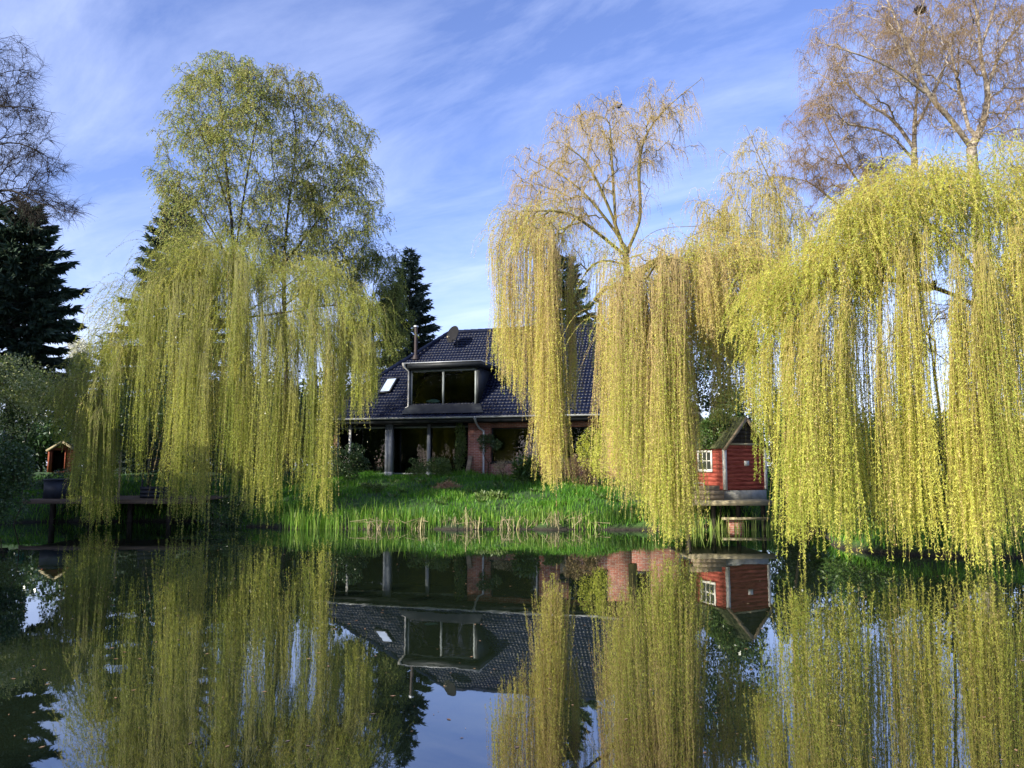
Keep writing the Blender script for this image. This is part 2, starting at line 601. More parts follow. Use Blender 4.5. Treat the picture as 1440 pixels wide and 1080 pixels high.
l.new(sx.outputs[2], mr.inputs[0])
mxn = n.new("ShaderNodeMix"); mxn.data_type = 'RGBA'
l.new(mr.outputs[0], mxn.inputs[0]); mxn.inputs[6].default_value = (0.022, 0.018, 0.012, 1); l.new(r1.outputs[0], mxn.inputs[7])
l.new(mxn.outputs[2], b.inputs["Base Color"])
b.inputs["Roughness"].default_value = 0.95
bp = n.new("ShaderNodeBump"); bp.inputs["Strength"].default_value = 0.9; bp.inputs["Distance"].default_value = 0.08
t2 = n.new("ShaderNodeTexNoise"); t2.inputs["Scale"].default_value = 9; t2.inputs["Detail"].default_value = 6
l.new(tcn.outputs["Object"], t2.inputs["Vector"]); l.new(t2.outputs["Fac"], bp.inputs["Height"]); l.new(bp.outputs[0], b.inputs["Normal"])
tag(mb.build("ground", m, smooth=True), kind='structure')

m, n, l, b = mat("pond_water")
tcn = n.new("ShaderNodeTexCoord")
mpn = n.new("ShaderNodeMapping"); mpn.inputs["Scale"].default_value = (0.9, 0.55, 1); l.new(tcn.outputs["Object"], mpn.inputs[0])
t1 = n.new("ShaderNodeTexNoise"); t1.inputs["Scale"].default_value = 2.2; t1.inputs["Detail"].default_value = 3.0; t1.inputs["Roughness"].default_value = 0.45
l.new(mpn.outputs[0], t1.inputs["Vector"])
t3 = n.new("ShaderNodeTexNoise"); t3.inputs["Scale"].default_value = 0.35; t3.inputs["Detail"].default_value = 1.0
l.new(mpn.outputs[0], t3.inputs["Vector"])
bp = n.new("ShaderNodeBump"); bp.inputs["Strength"].default_value = 0.055; bp.inputs["Distance"].default_value = 0.02
l.new(t1.outputs["Fac"], bp.inputs["Height"])
bp2 = n.new("ShaderNodeBump"); bp2.inputs["Strength"].default_value = 0.12; bp2.inputs["Distance"].default_value = 0.03
l.new(t3.outputs["Fac"], bp2.inputs["Height"]); l.new(bp2.outputs[0], bp.inputs["Normal"])
gl = n.new("ShaderNodeBsdfGlossy"); gl.inputs["Roughness"].default_value = 0.012; gl.inputs["Color"].default_value = (0.93, 0.95, 0.97, 1)
l.new(bp.outputs[0], gl.inputs["Normal"])
b.inputs["Base Color"].default_value = (0.010, 0.016, 0.008, 1); b.inputs["Roughness"].default_value = 0.6; b.inputs["Specular IOR Level"].default_value = 0.0
fr = n.new("ShaderNodeFresnel"); fr.inputs["IOR"].default_value = 2.6; l.new(bp.outputs[0], fr.inputs["Normal"])
mr = n.new("ShaderNodeMapRange"); mr.inputs["From Min"].default_value = 0.15; mr.inputs["From Max"].default_value = 0.75; mr.inputs["To Min"].default_value = 0.18; mr.inputs["To Max"].default_value = 0.88
l.new(fr.outputs[0], mr.inputs[0])
mx = n.new("ShaderNodeMixShader"); l.new(mr.outputs[0], mx.inputs[0]); l.new(b.outputs[0], mx.inputs[1]); l.new(gl.outputs[0], mx.inputs[2])
l.new(mx.outputs[0], n["Material Output"].inputs["Surface"])
mb = MB()
wx, wy = np.linspace(-18.5, 18.5, 3), np.linspace(-0.2, 29.8, 3)
WX, WY = np.meshgrid(wx, wy)
mb.quads(np.stack([WX, WY, WX * 0], -1).reshape(-1, 3), [(0, 1, 4, 3), (1, 2, 5, 4), (3, 4, 7, 6), (4, 5, 8, 7)])
tag(mb.build("water", m), kind='structure')

# ------------------------------------------------------------------ hard-surface materials
def tile_mat():
    m, n, l, b = mat("glazed_roof_tile")
    t = n.new("ShaderNodeTexCoord")
    br = n.new("ShaderNodeTexBrick")
    br.inputs["Scale"].default_value = 1.0
    br.inputs["Brick Width"].default_value = 0.16; br.inputs["Row Height"].default_value = 0.1613; br.offset = 0.0
    br.inputs["Mortar Size"].default_value = 0.004
    br.inputs["Color1"].default_value = (0.004, 0.006, 0.017, 1); br.inputs["Color2"].default_value = (0.008, 0.012, 0.030, 1)
    br.inputs["Mortar"].default_value = (0.006, 0.006, 0.012, 1)
    l.new(t.outputs["Object"], br.inputs["Vector"])
    nz = n.new("ShaderNodeTexNoise"); nz.inputs["Scale"].default_value = 2.2; nz.inputs["Detail"].default_value = 10; nz.inputs["Roughness"].default_value = 0.7
    l.new(t.outputs["Object"], nz.inputs["Vector"])
    r = ramp_node(n, [(0.3, (0.14,) * 3), (0.7, (0.42,) * 3)])
    l.new(nz.outputs["Fac"], r.inputs[0]); l.new(r.outputs[0], b.inputs["Roughness"])
    l.new(br.outputs["Color"], b.inputs["Base Color"])
    b.inputs["Specular IOR Level"].default_value = 0.16
    return m


def brick_mat(name, c1, c2, mort, bw=0.235, rh=0.073, ms=0.008):
    m, n, l, b = mat(name)
    t = n.new("ShaderNodeTexCoord")
    s = n.new("ShaderNodeSeparateXYZ"); l.new(t.outputs["Object"], s.inputs[0])
    a = n.new("ShaderNodeMath"); a.operation = 'ADD'; l.new(s.outputs[0], a.inputs[0]); l.new(s.outputs[1], a.inputs[1])
    c = n.new("ShaderNodeCombineXYZ"); l.new(a.outputs[0], c.inputs[0]); l.new(s.outputs[2], c.inputs[1])
    br = n.new("ShaderNodeTexBrick")
    br.inputs["Scale"].default_value = 1.0
    br.inputs["Brick Width"].default_value = bw; br.inputs["Row Height"].default_value = rh
    br.inputs["Mortar Size"].default_value = ms
    br.inputs["Color1"].default_value = (*c1, 1); br.inputs["Color2"].default_value = (*c2, 1); br.inputs["Mortar"].default_value = (*mort, 1)
    l.new(c.outputs[0], br.inputs["Vector"])
    nz = n.new("ShaderNodeTexNoise"); nz.inputs["Scale"].default_value = 2.5; nz.inputs["Detail"].default_value = 8
    l.new(t.outputs["Object"], nz.inputs["Vector"])
    r = ramp_node(n, [(0.3, (0.62,) * 3), (0.7, (1.15,) * 3)])
    l.new(nz.outputs["Fac"], r.inputs[0])
    mx = n.new("ShaderNodeMix"); mx.data_type = 'RGBA'; mx.blend_type = 'MULTIPLY'; mx.inputs[0].default_value = 1.0
    l.new(br.outputs["Color"], mx.inputs[6]); l.new(r.outputs[0], mx.inputs[7]); l.new(mx.outputs[2], b.inputs["Base Color"])
    bp = n.new("ShaderNodeBump"); bp.inputs["Strength"].default_value = 0.5; bp.inputs["Distance"].default_value = 0.01
    l.new(br.outputs["Fac"], bp.inputs["Height"]); bp.invert = True; l.new(bp.outputs[0], b.inputs["Normal"])
    b.inputs["Roughness"].default_value = 0.85
    return m


def glass_mat():
    m, n, l, b = mat("dark_window_glass")
    tr = n.new("ShaderNodeBsdfTransparent"); tr.inputs["Color"].default_value = (0.55, 0.66, 0.62, 1)
    gl = n.new("ShaderNodeBsdfGlossy"); gl.inputs["Roughness"].default_value = 0.01
    fr = n.new("ShaderNodeFresnel"); fr.inputs["IOR"].default_value = 1.7
    mx = n.new("ShaderNodeMixShader")
    l.new(fr.outputs[0], mx.inputs[0]); l.new(tr.outputs[0], mx.inputs[1]); l.new(gl.outputs[0], mx.inputs[2])
    l.new(mx.outputs[0], n["Material Output"].inputs["Surface"])
    return m


M['tile'] = tile_mat()
M['brick'] = brick_mat("red_brick", (0.36, 0.13, 0.085), (0.25, 0.085, 0.06), (0.38, 0.31, 0.26))
M['glass'] = glass_mat()
m, n, l, b = mat("pale_blue_pane"); b.inputs["Base Color"].default_value = (0.42, 0.50, 0.66, 1); b.inputs["Roughness"].default_value = 0.35; b.inputs["Coat Weight"].default_value = 1.0; b.inputs["Coat Roughness"].default_value = 0.03  # even pale blue pane colour under a smooth clear coat
M['skyglass'] = m
M['zinc'] = plain("zinc_metal", (0.55, 0.57, 0.58), (0.36, 0.38, 0.40), 5, 0.42, 0.5, metal=0.3)
M['white'] = plain("weathered_white_paint", (0.76, 0.74, 0.68), (0.42, 0.40, 0.34), 5, 0.6)
M['grey_frame'] = plain("grey_window_frame", (0.27, 0.30, 0.29), (0.19, 0.21, 0.205), 6, 0.55)
M['grey_column'] = plain("grey_painted_column", (0.24, 0.26, 0.29), (0.17, 0.185, 0.21), 3, 0.7)
M['black_trim'] = plain("black_stained_board", (0.020, 0.024, 0.028), (0.012, 0.014, 0.017), 5, 0.55)
M['dark_room'] = plain("dim_interior_wall", (0.008, 0.011, 0.010), (0.005, 0.007, 0.006), 2, 0.9)  # near-black base colour stands in for the darkness of the rooms
M['flue'] = plain("rusty_flue_metal", (0.045, 0.028, 0.026), (0.02, 0.016, 0.018), 6, 0.6)
M['dish'] = plain("dark_dish_metal", (0.022, 0.022, 0.024), (0.015, 0.015, 0.017), 4, 0.9, 0.1)
M['cushion'] = plain("pale_green_fabric", (0.42, 0.58, 0.50), (0.33, 0.48, 0.41), 5, 0.9)
M['plank'] = plain("weathered_plank", (0.33, 0.26, 0.17), (0.17, 0.13, 0.085), 4, 0.85, 0.2, bump=0.4, stretch=(0.35, 4, 4))
M['pale_plank'] = plain("sun_bleached_plank", (0.45, 0.39, 0.26), (0.26, 0.22, 0.13), 4, 0.85, 0.2, bump=0.4, stretch=(0.35, 4, 4))
M['deck'] = plain("grey_brown_deck_board", (0.17, 0.125, 0.09), (0.095, 0.07, 0.05), 4, 0.85, 0.2, bump=0.4, stretch=(0.35, 4, 4))
M['red_board'] = plain("faded_red_board", (0.44, 0.115, 0.08), (0.16, 0.022, 0.016), 3.0, 0.8, 0.2, bump=0.35, stretch=(0.8, 0.8, 5), detail=10)
M['orange_board'] = plain("orange_red_board", (0.34, 0.10, 0.05), (0.18, 0.05, 0.03), 3.2, 0.8, 0.2, stretch=(0.6, 0.6, 3))
M['concrete'] = plain("stained_concrete", (0.42, 0.41, 0.37), (0.22, 0.22, 0.19), 3, 0.9, 0.2, bump=0.3)
M['moss_roof'] = plain("mossy_roof_felt", (0.10, 0.11, 0.05), (0.03, 0.035, 0.02), 7, 0.95, 0.1, bump=1.0)
M['dark_metal'] = plain("dark_painted_metal", (0.05, 0.055, 0.055), (0.03, 0.03, 0.03), 5, 0.5)
M['navy'] = plain("dark_blue_plastic", (0.022, 0.030, 0.045), (0.014, 0.02, 0.03), 4, 0.5)
M['teal'] = plain("teal_plastic", (0.02, 0.28, 0.20), (0.012, 0.18, 0.13), 4, 0.45)
M['straw'] = leafmat("dry_straw", [(0.0, (0.24, 0.13, 0.07)), (0.5, (0.38, 0.22, 0.12)), (1.0, (0.50, 0.34, 0.20))], 0.1)

# ------------------------------------------------------------------ the brick house
HROT = math.radians(16)
HO = np.array([-9.39, 36.5, 1.6])
HU = np.array([math.cos(HROT), -math.sin(HROT), 0]); HV = np.array([math.sin(HROT), math.cos(HROT), 0])
CAM = np.array([0, 0, CAMH])


def hp(x, y, v):
    """house coordinates (u, w) of the pixel on the facade plane at depth v"""
    d = px(x, y, 1.0) - CAM
    t = np.dot(HO + HV * v - CAM, HV) / np.dot(d, HV)
    q = CAM + d * t - HO
    return float(q @ HU), float(q[2])


EW, TP = 2.56, 0.932          # eaves height, roof slope


def rp(x, y):
    """house coordinates (u, v, w) of the pixel on the front roof slope"""
    nrmv = HV * TP - np.array([0, 0, 1.0])
    d = px(x, y, 1.0) - CAM
    o = CAM - HO
    t = -(o @ nrmv + EW) / (d @ nrmv)
    q = o + d * t
    return float(q @ HU), float(q @ HV), float(q[2])


HL = hp(968, 640, 0.6)[0] + 0.5
HD = 10.0
house = empty("brick_house", HO, -HROT)
tag(house, "long brick house with dark glazed tile roof and grey dormer, set back beyond the lawn", "house")

# dormer measures
DU0, DU1 = hp(577, 548, 0.6)[0], hp(670, 548, 0.6)[0]
DW0, DW1, DW2 = hp(622, 573, 0.6)[1], hp(622, 519, 0.6)[1], hp(622, 510, 0.6)[1]
DVB = (DW2 - EW) / TP

# roof: pantile front slope modelled tile row by tile row, plain tiled hips and back
mb = MB()
nc = 31
us = np.arange(0, HL + 0.02, 0.021)
slope_len = math.hypot(5, 5 * TP)
nv = np.array([0, -TP, 1.0]) / math.hypot(TP, 1)
rows = []
for c in range(nc):
    rows += [((c + k) / nc, o_) for k, o_ in ((0.0, 0.0), (0.03, 0.026), (0.10, 0.036), (0.30, 0.031), (0.992, 0.005))]
rows.append((1.0, 0.02))
G = []
for f, off in rows:
    v = 5 * f
    uu = np.clip(us, v, HL - v)
    prof = 0.016 * (0.5 - 0.5 * np.cos(uu * 2 * math.pi / 0.16))
    base = np.stack([uu, np.full_like(uu, v), np.full_like(uu, EW + TP * v)], -1)
    G.append(base + nv[None] * (off + prof)[:, None])
G = np.array(G)
nr, ncn = G.shape[:2]
i = (np.arange(nr - 1)[:, None] * ncn + np.arange(ncn - 1)[None])
cu = (G[:-1, :-1, 0] + G[1:, 1:, 0]) / 2; cv = (G[:-1, :-1, 1] + G[1:, 1:, 1]) / 2
hole = (cu > DU0 + 0.05) & (cu < DU1 - 0.05) & (cv > 0.75) & (cv < DVB - 0.3)
SKC = [rp(533.5, 554.5), rp(548.5, 553.5), rp(560, 534), rp(545, 535.5)]
keep = ~hole
i = i[keep]
mb.quads(G.reshape(-1, 3), np.stack([i, i + 1, i + ncn + 1, i + ncn], -1))
R0, R1 = (5, 5, EW + 5 * TP), (HL - 5, 5, EW + 5 * TP)
mb.tris([(0, 0, EW), (0, HD, EW), R0], [(0, 2, 1)])
mb.tris([(HL, 0, EW), (HL, HD, EW), R1], [(0, 1, 2)])
mb.quads([(0, HD, EW), (HL, HD, EW), R1, R0], [(0, 3, 2, 1)])
roof = mb.build("roof", M['tile'], house, smooth=True)
mb = MB()
for a, b_ in (((0, 0, EW), R0), (R0, R1), (R1, (HL, 0, EW))):
    a, b_ = np.array(a), np.array(b_)
    k = int(np.linalg.norm(b_ - a) / 0.38)
    for j in range(k):
        p, q = a + (b_ - a) * j / k, a + (b_ - a) * (j + 1.05) / k
        mb.tubes(np.array([p, (p + q) / 2, q]) + np.array([0, 0, 0.03]), np.array([0.125, 0.118, 0.105]), 8)
mb.build("ridge_cap", M['tile'], roof, smooth=True)
# soffit and fascia under the eaves
mb = MB()
mb.box((0.04, 0.02, EW - 0.24), (HL - 0.04, 0.05, EW - 0.02))
mb.box((0.04, 0.053, EW - 0.24), (HL - 0.04, 0.75, EW - 0.21))
mb.box((0.02, 0.053, EW - 0.24), (0.05, HD - 0.03, EW - 0.03))
mb.box((HL - 0.05, 0.053, EW - 0.24), (HL - 0.02, HD - 0.03, EW - 0.03))
mb.build("fascia", M['black_trim'], house)


def half_pipe(mb, p, q, r, k=8):
    p, q = np.array(p, float), np.array(q, float)
    t = nrm(q - p); a = nrm(np.cross(t, (0, 0, 1.0)))
    for rr in (r, r * 0.9):
        V = []
        for e in (p, q):
            for j in range(k + 1):
                th = math.pi + math.pi * j / k
                V.append(e + a * math.cos(th) * rr + np.array([0, 0, 1.0]) * math.sin(th) * rr)
        mb.quads(V, [(j, j + 1, k + 2 + j, k + 1 + j) for j in range(k)])
    mb.bar(p - a * r, q - a * r, 0.016); mb.bar(p + a * r, q + a * r, 0.016)


UO = hp(668, 592, -0.08)[0]
for a, b_ in ((-0.05, UO - 0.02), (UO + 0.02, HL + 0.05)):
    mb = MB()
    half_pipe(mb, (a, -0.085, EW - 0.012), (b_, -0.085, EW - 0.012), 0.068)
    g = mb.build("gutter", M['zinc'], house, smooth=False)
mb = MB()
mb.tubes(np.array([(UO, -0.085, EW - 0.06), (UO, -0.085, EW - 0.13), (UO, 0.12, EW - 0.32), (UO, 0.5, EW - 0.5), (UO + 0.2, 0.53, EW - 0.62), (UO + 0.2, 0.53, 0.05)]),
         np.array([0.09, 0.05, 0.045, 0.045, 0.045, 0.045]), 8)
mb.build("downpipe", M['zinc'], house, smooth=True)
u2 = hp(754, 630, 0.5)[0]
mb = MB()
mb.tubes(np.array([(u2, 0.3, EW - 0.22), (u2, 0.53, EW - 0.4), (u2, 0.53, 1.0), (u2, 0.53, 0.05)]), np.full(4, 0.04), 8)
mb.build("downpipe", M['zinc'], house, smooth=True)
mb = MB()
mb.tubes(np.array([(-0.03, -0.085, EW + 0.5), (-0.03, -0.085, EW - 0.1), (-0.03, -0.05, EW - 0.85), (0.2, 0.1, EW - 0.85), (0.2, 0.1, EW - 1.15)]), np.full(5, 0.035), 6)
mb.build("downpipe", M['white'], house, smooth=True)

# walls with their openings
FV, FT = 0.6, 0.3
ua, ub = hp(658, 635, FV)[0], hp(690, 635, FV)[0]
uc, ud = hp(756, 630, FV)[0], hp(797.5, 630, FV)[0]
ue, uf, ug, uh = hp(852, 630, FV)[0], hp(886, 630, FV)[0], hp(912, 630, FV)[0], HL - 0.5
wt = EW - 0.26
sill = hp(722, 650, FV)[1]
top = hp(722, 601, FV)[1]
sill2 = hp(810, 642, FV)[1]
mb = MB()
for (a, b_, c, d) in ((ua, ub, 0, wt), (uc, ud, 0, wt), (ue, uf, 0, wt), (ug, uh, 0, wt),
                      (ub, uc, -0.1, sill - 0.06), (ud, ue, -0.1, sill2 - 0.06), (uf, ug, -0.1, sill2 - 0.06),
                      (ub, uc, top, wt), (ud, ue, top, wt), (uf, ug, top, wt)):
    mb.box((a, FV, min(c, 0) - 0.6 if c <= 0 else c), (b_, FV + FT, d))
mb.box((0.5, HD - 0.8, -0.5), (HL - 0.5, HD - 0.5, wt))
mb.box((HL - 0.8, FV + FT, -0.5), (HL - 0.5, HD - 0.8, wt))
mb.box((0.5, 1.3, -0.5), (0.8, HD - 0.8, wt))
mb.build("wall", M['brick'], house)
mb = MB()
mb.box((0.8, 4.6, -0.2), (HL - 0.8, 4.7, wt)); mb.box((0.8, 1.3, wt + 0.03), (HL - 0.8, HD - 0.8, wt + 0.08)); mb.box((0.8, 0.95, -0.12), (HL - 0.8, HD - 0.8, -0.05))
mb.box((0.803, 1.32, -0.04), (0.83, 4.59, wt)); mb.box((ua - 0.03, 1.12, -0.04), (ua - 0.004, 4.59, wt))  # dark linings added to cover sunlit brick inside
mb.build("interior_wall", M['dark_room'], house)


def window(parent, a, b_, c, d, v, cols=1, fw=0.06, fm='grey_frame', name="window", sill_out=True, rows=1, bar=None):
    """frame with its panes and sill: frame mesh under parent, panes and sill under the frame"""
    bar = bar or fw
    mb = MB()
    mb.box((a, v - 0.035, c), (a + fw, v + 0.035, d)); mb.box((b_ - fw, v - 0.035, c), (b_, v + 0.035, d))
    mb.box((a + fw, v - 0.032, c), (b_ - fw, v + 0.032, c + fw)); mb.box((a + fw, v - 0.032, d - fw), (b_ - fw, v + 0.032, d))
    xs = [a + fw + (b_ - a - 2 * fw) * k / cols for k in range(cols + 1)]
    zs = [c + fw + (d - c - 2 * fw) * k / rows for k in range(rows + 1)]
    for x in xs[1:-1]:
        mb.box((x - bar / 2, v - 0.03, c + fw), (x + bar / 2, v + 0.03, d - fw))
    for z in zs[1:-1]:
        mb.box((a + fw, v - 0.027, z - bar / 2), (b_ - fw, v + 0.027, z + bar / 2))
    f = mb.build(name, M[fm], parent)
    xs_p = xs if rows == 1 else [xs[0], xs[-1]]
    for x0, x1 in zip(xs_p[:-1], xs_p[1:]):
        p = MB()
        p.quads([(x0, v, c + fw), (x1, v, c + fw), (x1, v, d - fw), (x0, v, d - fw)], [(0, 1, 2, 3)])
        p.build("pane", M['glass'], f)
    if sill_out:
        s = MB(); s.box((a - 0.04, v - 0.16, c - 0.07), (b_ + 0.04, v + 0.02, c - 0.004)); s.build("sill", M['black_trim'], f)
    return f


window(house, ub + 0.01, uc - 0.01, sill, top - 0.01, FV + 0.14, 1, 0.05, 'black_trim')
window(house, ud + 0.01, ue - 0.01, sill2, top - 0.01, FV + 0.14, 1, 0.05, 'black_trim')
window(house, uf + 0.01, ug - 0.01, sill2, top - 0.01, FV + 0.14, 1, 0.05, 'black_trim')
# glazed garden room, recessed left of the brick pier
ul = hp(470, 635, 1.0)[0]
um = hp(602, 630, 1.0)[0]
un = hp(546, 630, 1.0)[0]
for a, b_ in ((0.85, un - 0.02), (un + 0.02, um), (um + 0.003, ua - 0.003)):
    window(house, a, b_, 0.0, wt - 0.1, 1.05, 1, 0.07, 'grey_frame', "glazed_panel", False)
mb = MB()
mb.box((0.85, 0.99, wt - 0.095), (ua, 1.12, wt)); mb.build("lintel", M['black_trim'], house)
for xa, xb, mm, v in ((541.3, 550.3, 'grey_column', 0.5), (600.6, 604.4, 'grey_column', 0.88), (490, 492.6, 'white', 0.42)):
    a, b_ = hp(xa, 635, v)[0], hp(xb, 635, v)[0]
    mb = MB(); mb.box((a, v, -0.2), (b_, v + min(0.3, b_ - a), wt - 0.01))
    mb.box((a - 0.015, v - 0.015, -0.2), (b_ + 0.015, v + min(0.3, b_ - a) + 0.015, 0.12))
    mb.build("column", M[mm], house)

# dormer
mb = MB()
ck = 0.14
for (a, b_, sgn) in ((DU0 - ck, DU0 - 0.004, -1), (DU1 + 0.004, DU1 + ck, 1)):
    V = []
    for u in (a, b_):
        V += [(u, 0.56, DW0 - 0.10), (u, 0.56, DW1), (u, DVB, DW1), (u, DVB - 0.3, EW + TP * (DVB - 0.3) - 0.3)]
    mb.quads(V, [(0, 1, 2, 3), (4, 7, 6, 5), (0, 4, 5, 1), (1, 5, 6, 2), (2, 6, 7, 3), (3, 7, 4, 0)])
mb.box((DU0, 0.55, DW0 - 0.16), (DU1, 0.9, DW0 - 0.005))
mb.box((DU0 - ck, 0.45, DW1 + 0.002), (DU1 + ck, 0.62, DW1 + 0.06))
dormer = mb.build("dormer", M['black_trim'], house)
mb = MB()
mb.box((DU0 - 0.26, 0.28, DW1 + 0.064), (DU1 + 0.30, DVB + 0.2, DW2 - 0.03))
mb.build("dormer_roof", M['black_trim'], dormer)
mb = MB()
mb.box((DU0 - 0.28, 0.25, DW2 - 0.026), (DU1 + 0.32, DVB + 0.18, DW2 + 0.012))
mb.build("roof_edge", M['zinc'], dormer)
window(dormer, DU0, DU1, DW0, DW1 - 0.01, 0.64, 2, 0.085, 'grey_frame', "window", False)
ub0 = hp(574.5, 548, 0.5)[0]
mb = MB()
mb.tubes(np.array([(ub0 - 0.12, 0.22, DW2 - 0.02), (ub0 - 0.12, 0.22, DW2 - 0.16), (ub0, 0.5, DW2 - 0.36), (ub0, 0.5, DW0 + 0.08), (ub0 - 0.1, 0.42, DW0 - 0.02)]),
         np.array([0.10, 0.055, 0.035, 0.035, 0.035]), 8)
mb.build("downpipe", M['white'], dormer, smooth=True)
mb = MB()   # dark sheet on the slope under the dormer window
mb.quads([(DU0 - 0.2, 0.08, EW + TP * 0.08 + 0.10), (DU1 + 0.5, 0.08, EW + TP * 0.08 + 0.10), (DU1 + 0.2, 0.545, EW + TP * 0.545 + 0.10), (DU0 - 0.1, 0.545, EW + TP * 0.545 + 0.10)], [(0, 1, 2, 3)])
mb.build("dark_apron", M['black_trim'], dormer)

# skylight lying on the slope
mb = MB()
q = [np.array(p) + nv * 0.10 for p in SKC]
cen = sum(q) / 4
for a, b_ in zip(q, q[1:] + q[:1]):
    mb.bar(a, b_, 0.07, 0.09, up=nv)
sk = mb.build("skylight", M['black_trim'], house)
mb = MB(); mb.quads([p + nv * 0.02 for p in q], [(0, 1, 2, 3)]); mb.build("pane", M['skyglass'], sk)

# flue on the slope behind the dormer
fu, fv, fw = rp(584.5, 506)
ft = px(584.5, 459, 1.0) - CAM
tt = np.dot(HO + HV * fv - CAM, HV) / np.dot(ft, HV)
ftop = float((CAM + ft * tt)[2] - HO[2])
mb = MB()
mb.tubes(np.array([(fu, fv, fw - 0.4), (fu, fv, fw), (fu, fv, ftop)]), np.full(3, 0.085), 12, cap=True)
mb.tubes(np.array([(fu, fv, fw + 0.02), (fu, fv, fw + 0.22)]), np.array([0.19, 0.12]), 12)
fl = mb.build("flue_pipe", M['flue'], house, smooth=True)
mb = MB(); mb.tubes(np.array([(fu, fv, ftop - 0.04), (fu, fv, ftop + 0.03)]), np.full(2, 0.125), 12, cap=True); mb.build("rain_cap", M['zinc'], fl)


def lathe_blob(mb, c, rx, ry, rz, seed, lump=0.15, n=14):
    r = np.random.default_rng(seed)
    th = np.linspace(0, math.pi, n); ph = np.linspace(0, 2 * math.pi, n * 2, endpoint=False)
    TH, PH = np.meshgrid(th, ph, indexing='ij')
    a, b_, c_ = r.random(3) * 6
    k = 1 + lump * np.sin(3 * PH + a) * np.sin(2 * TH + b_) + lump * 0.6 * np.sin(5 * PH + 4 * TH + c_) * np.sin(TH)
    V = np.stack([c[0] + rx * k * np.sin(TH) * np.cos(PH), c[1] + ry * k * np.sin(TH) * np.sin(PH), c[2] + rz * k * np.cos(TH)], -1)
    m2 = n * 2
    Q = [(i * m2 + j, (i + 1) * m2 + j, (i + 1) * m2 + (j + 1) % m2, i * m2 + (j + 1) % m2) for i in range(n - 1) for j in range(m2)]
    mb.quads(V.reshape(-1, 3), Q)


def hw(u, v, w):
    return HO + HU * u + HV * v + np.array([0, 0, w])


for (xc, wd, hh, lab) in ((610, 22, 9, "large pale green cushion leaning behind the left dormer pane"), (655, 17, 5, "low pale green cushion lying behind the right dormer pane")):
    u, w = hp(xc, 571, 0.84)
    hu = wd / 2 / FPX * 36
    mb = MB(); lathe_blob(mb, (0, 0, 0.10 * hh / 5), hu, 0.11, 0.036 * hh / 2, int(xc), 0.12)
    o = mb.build("cushion", M['cushion'], None, smooth=True)
    o.location = tuple(hw(u, 0.84, DW0 + 0.07)); o.rotation_euler = (0, 0, -HROT)
    tag(o, lab, "cushion")
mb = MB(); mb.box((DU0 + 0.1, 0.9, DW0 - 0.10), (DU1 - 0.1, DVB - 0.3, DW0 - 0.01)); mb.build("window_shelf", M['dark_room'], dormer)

# satellite dish near the ridge
du, dv, dw = rp(643, 489)
base = hw(du, dv, dw)
dish = empty("satellite_dish", base)
tag(dish, "dark oval satellite dish on a short mast near the roof ridge", "satellite dish")
cD = px(638, 471, base[1] - 0.15) - base
ax = nrm(np.array([-0.62, -0.72, 0.30]))
mb = MB(); mb.tubes(np.array([(0, 0, -0.2), (0, 0, 0.3), cD - ax * 0.12]), np.full(3, 0.03), 8); mb.build("mast", M['dark_metal'], dish)
e1 = nrm(np.cross(ax, (0, 0, 1.0))); e2 = np.cross(e1, ax)
mb = MB()
rr = np.linspace(0, 0.42, 7); ph = np.linspace(0, 2 * math.pi, 28, endpoint=False)
for off in (0.0, -0.018):
    V = np.array([cD + ax * (off + 0.55 * r * r) + e1 * math.cos(p) * r * 0.93 + e2 * math.sin(p) * r * 1.06 for r in rr for p in ph])
    mb.quads(V, [(i * 28 + j, i * 28 + (j + 1) % 28, (i + 1) * 28 + (j + 1) % 28, (i + 1) * 28 + j) for i in range(6) for j in range(28)])
rim = np.array([cD + ax * (0.55 * 0.42 ** 2 - 0.009) + e1 * math.cos(p) * 0.42 * 0.93 + e2 * math.sin(p) * 0.42 * 1.06 for p in np.append(ph, ph[0])])
mb.tubes(rim, np.full(29, 0.014), 6)
mb.build("reflector", M['dish'], dish, smooth=True)
tipA = cD + ax * 0.42 - e2 * 0.30 + e1 * -0.05
mb = MB(); mb.tubes(np.array([cD - e2 * 0.42, tipA]), np.full(2, 0.018), 6); mb.tubes(np.array([tipA, tipA - ax * 0.12 + e2 * 0.05]), np.full(2, 0.04), 8, cap=True)
mb.build("feed_arm", M['pale_plank'], dish)

# things leaning on and standing by the facade
pb, pt = hw(*[hp(657, 667, 0.35)[0], 0.30, 0.0]), hw(*[hp(662, 641, 0.58)[0], 0.56, hp(662, 641, 0.58)[1]])
mb = MB(); mb.bar(pb - pb - (0, 0, 0.1), pt - pb, 0.20, 0.04, up=HV); o = mb.build("leaning_plank", M['plank']); o.location = tuple(pb)
tag(o, "grey weathered plank leaning on the left edge of the brick pier with the climber", "plank")
bx = hw(hp(791, 640, 0.3)[0], 0.3, 0)
post = empty("post_box", bx)
tag(post, "black box with sloping lid on a pale wooden stand before the brick pier", "post box")
ztop = hp(791, 637, 0.3)[1]; zb = hp(791, 628, 0.3)[1]
mb = MB(); mb.bar((-0.10, 0, -0.1), (-0.10, 0, ztop), 0.05); mb.bar((0.10, 0, -0.1), (0.10, 0, ztop), 0.05); mb.box((-0.075, -0.02, ztop - 0.62), (0.075, 0.02, ztop - 0.06)); mb.build("stand", M['pale_plank'], post)
mb = MB(); mb.box((-0.15, -0.13, ztop + 0.002), (0.15, 0.13, zb - 0.04)); mb.build("box", M['black_trim'], post)
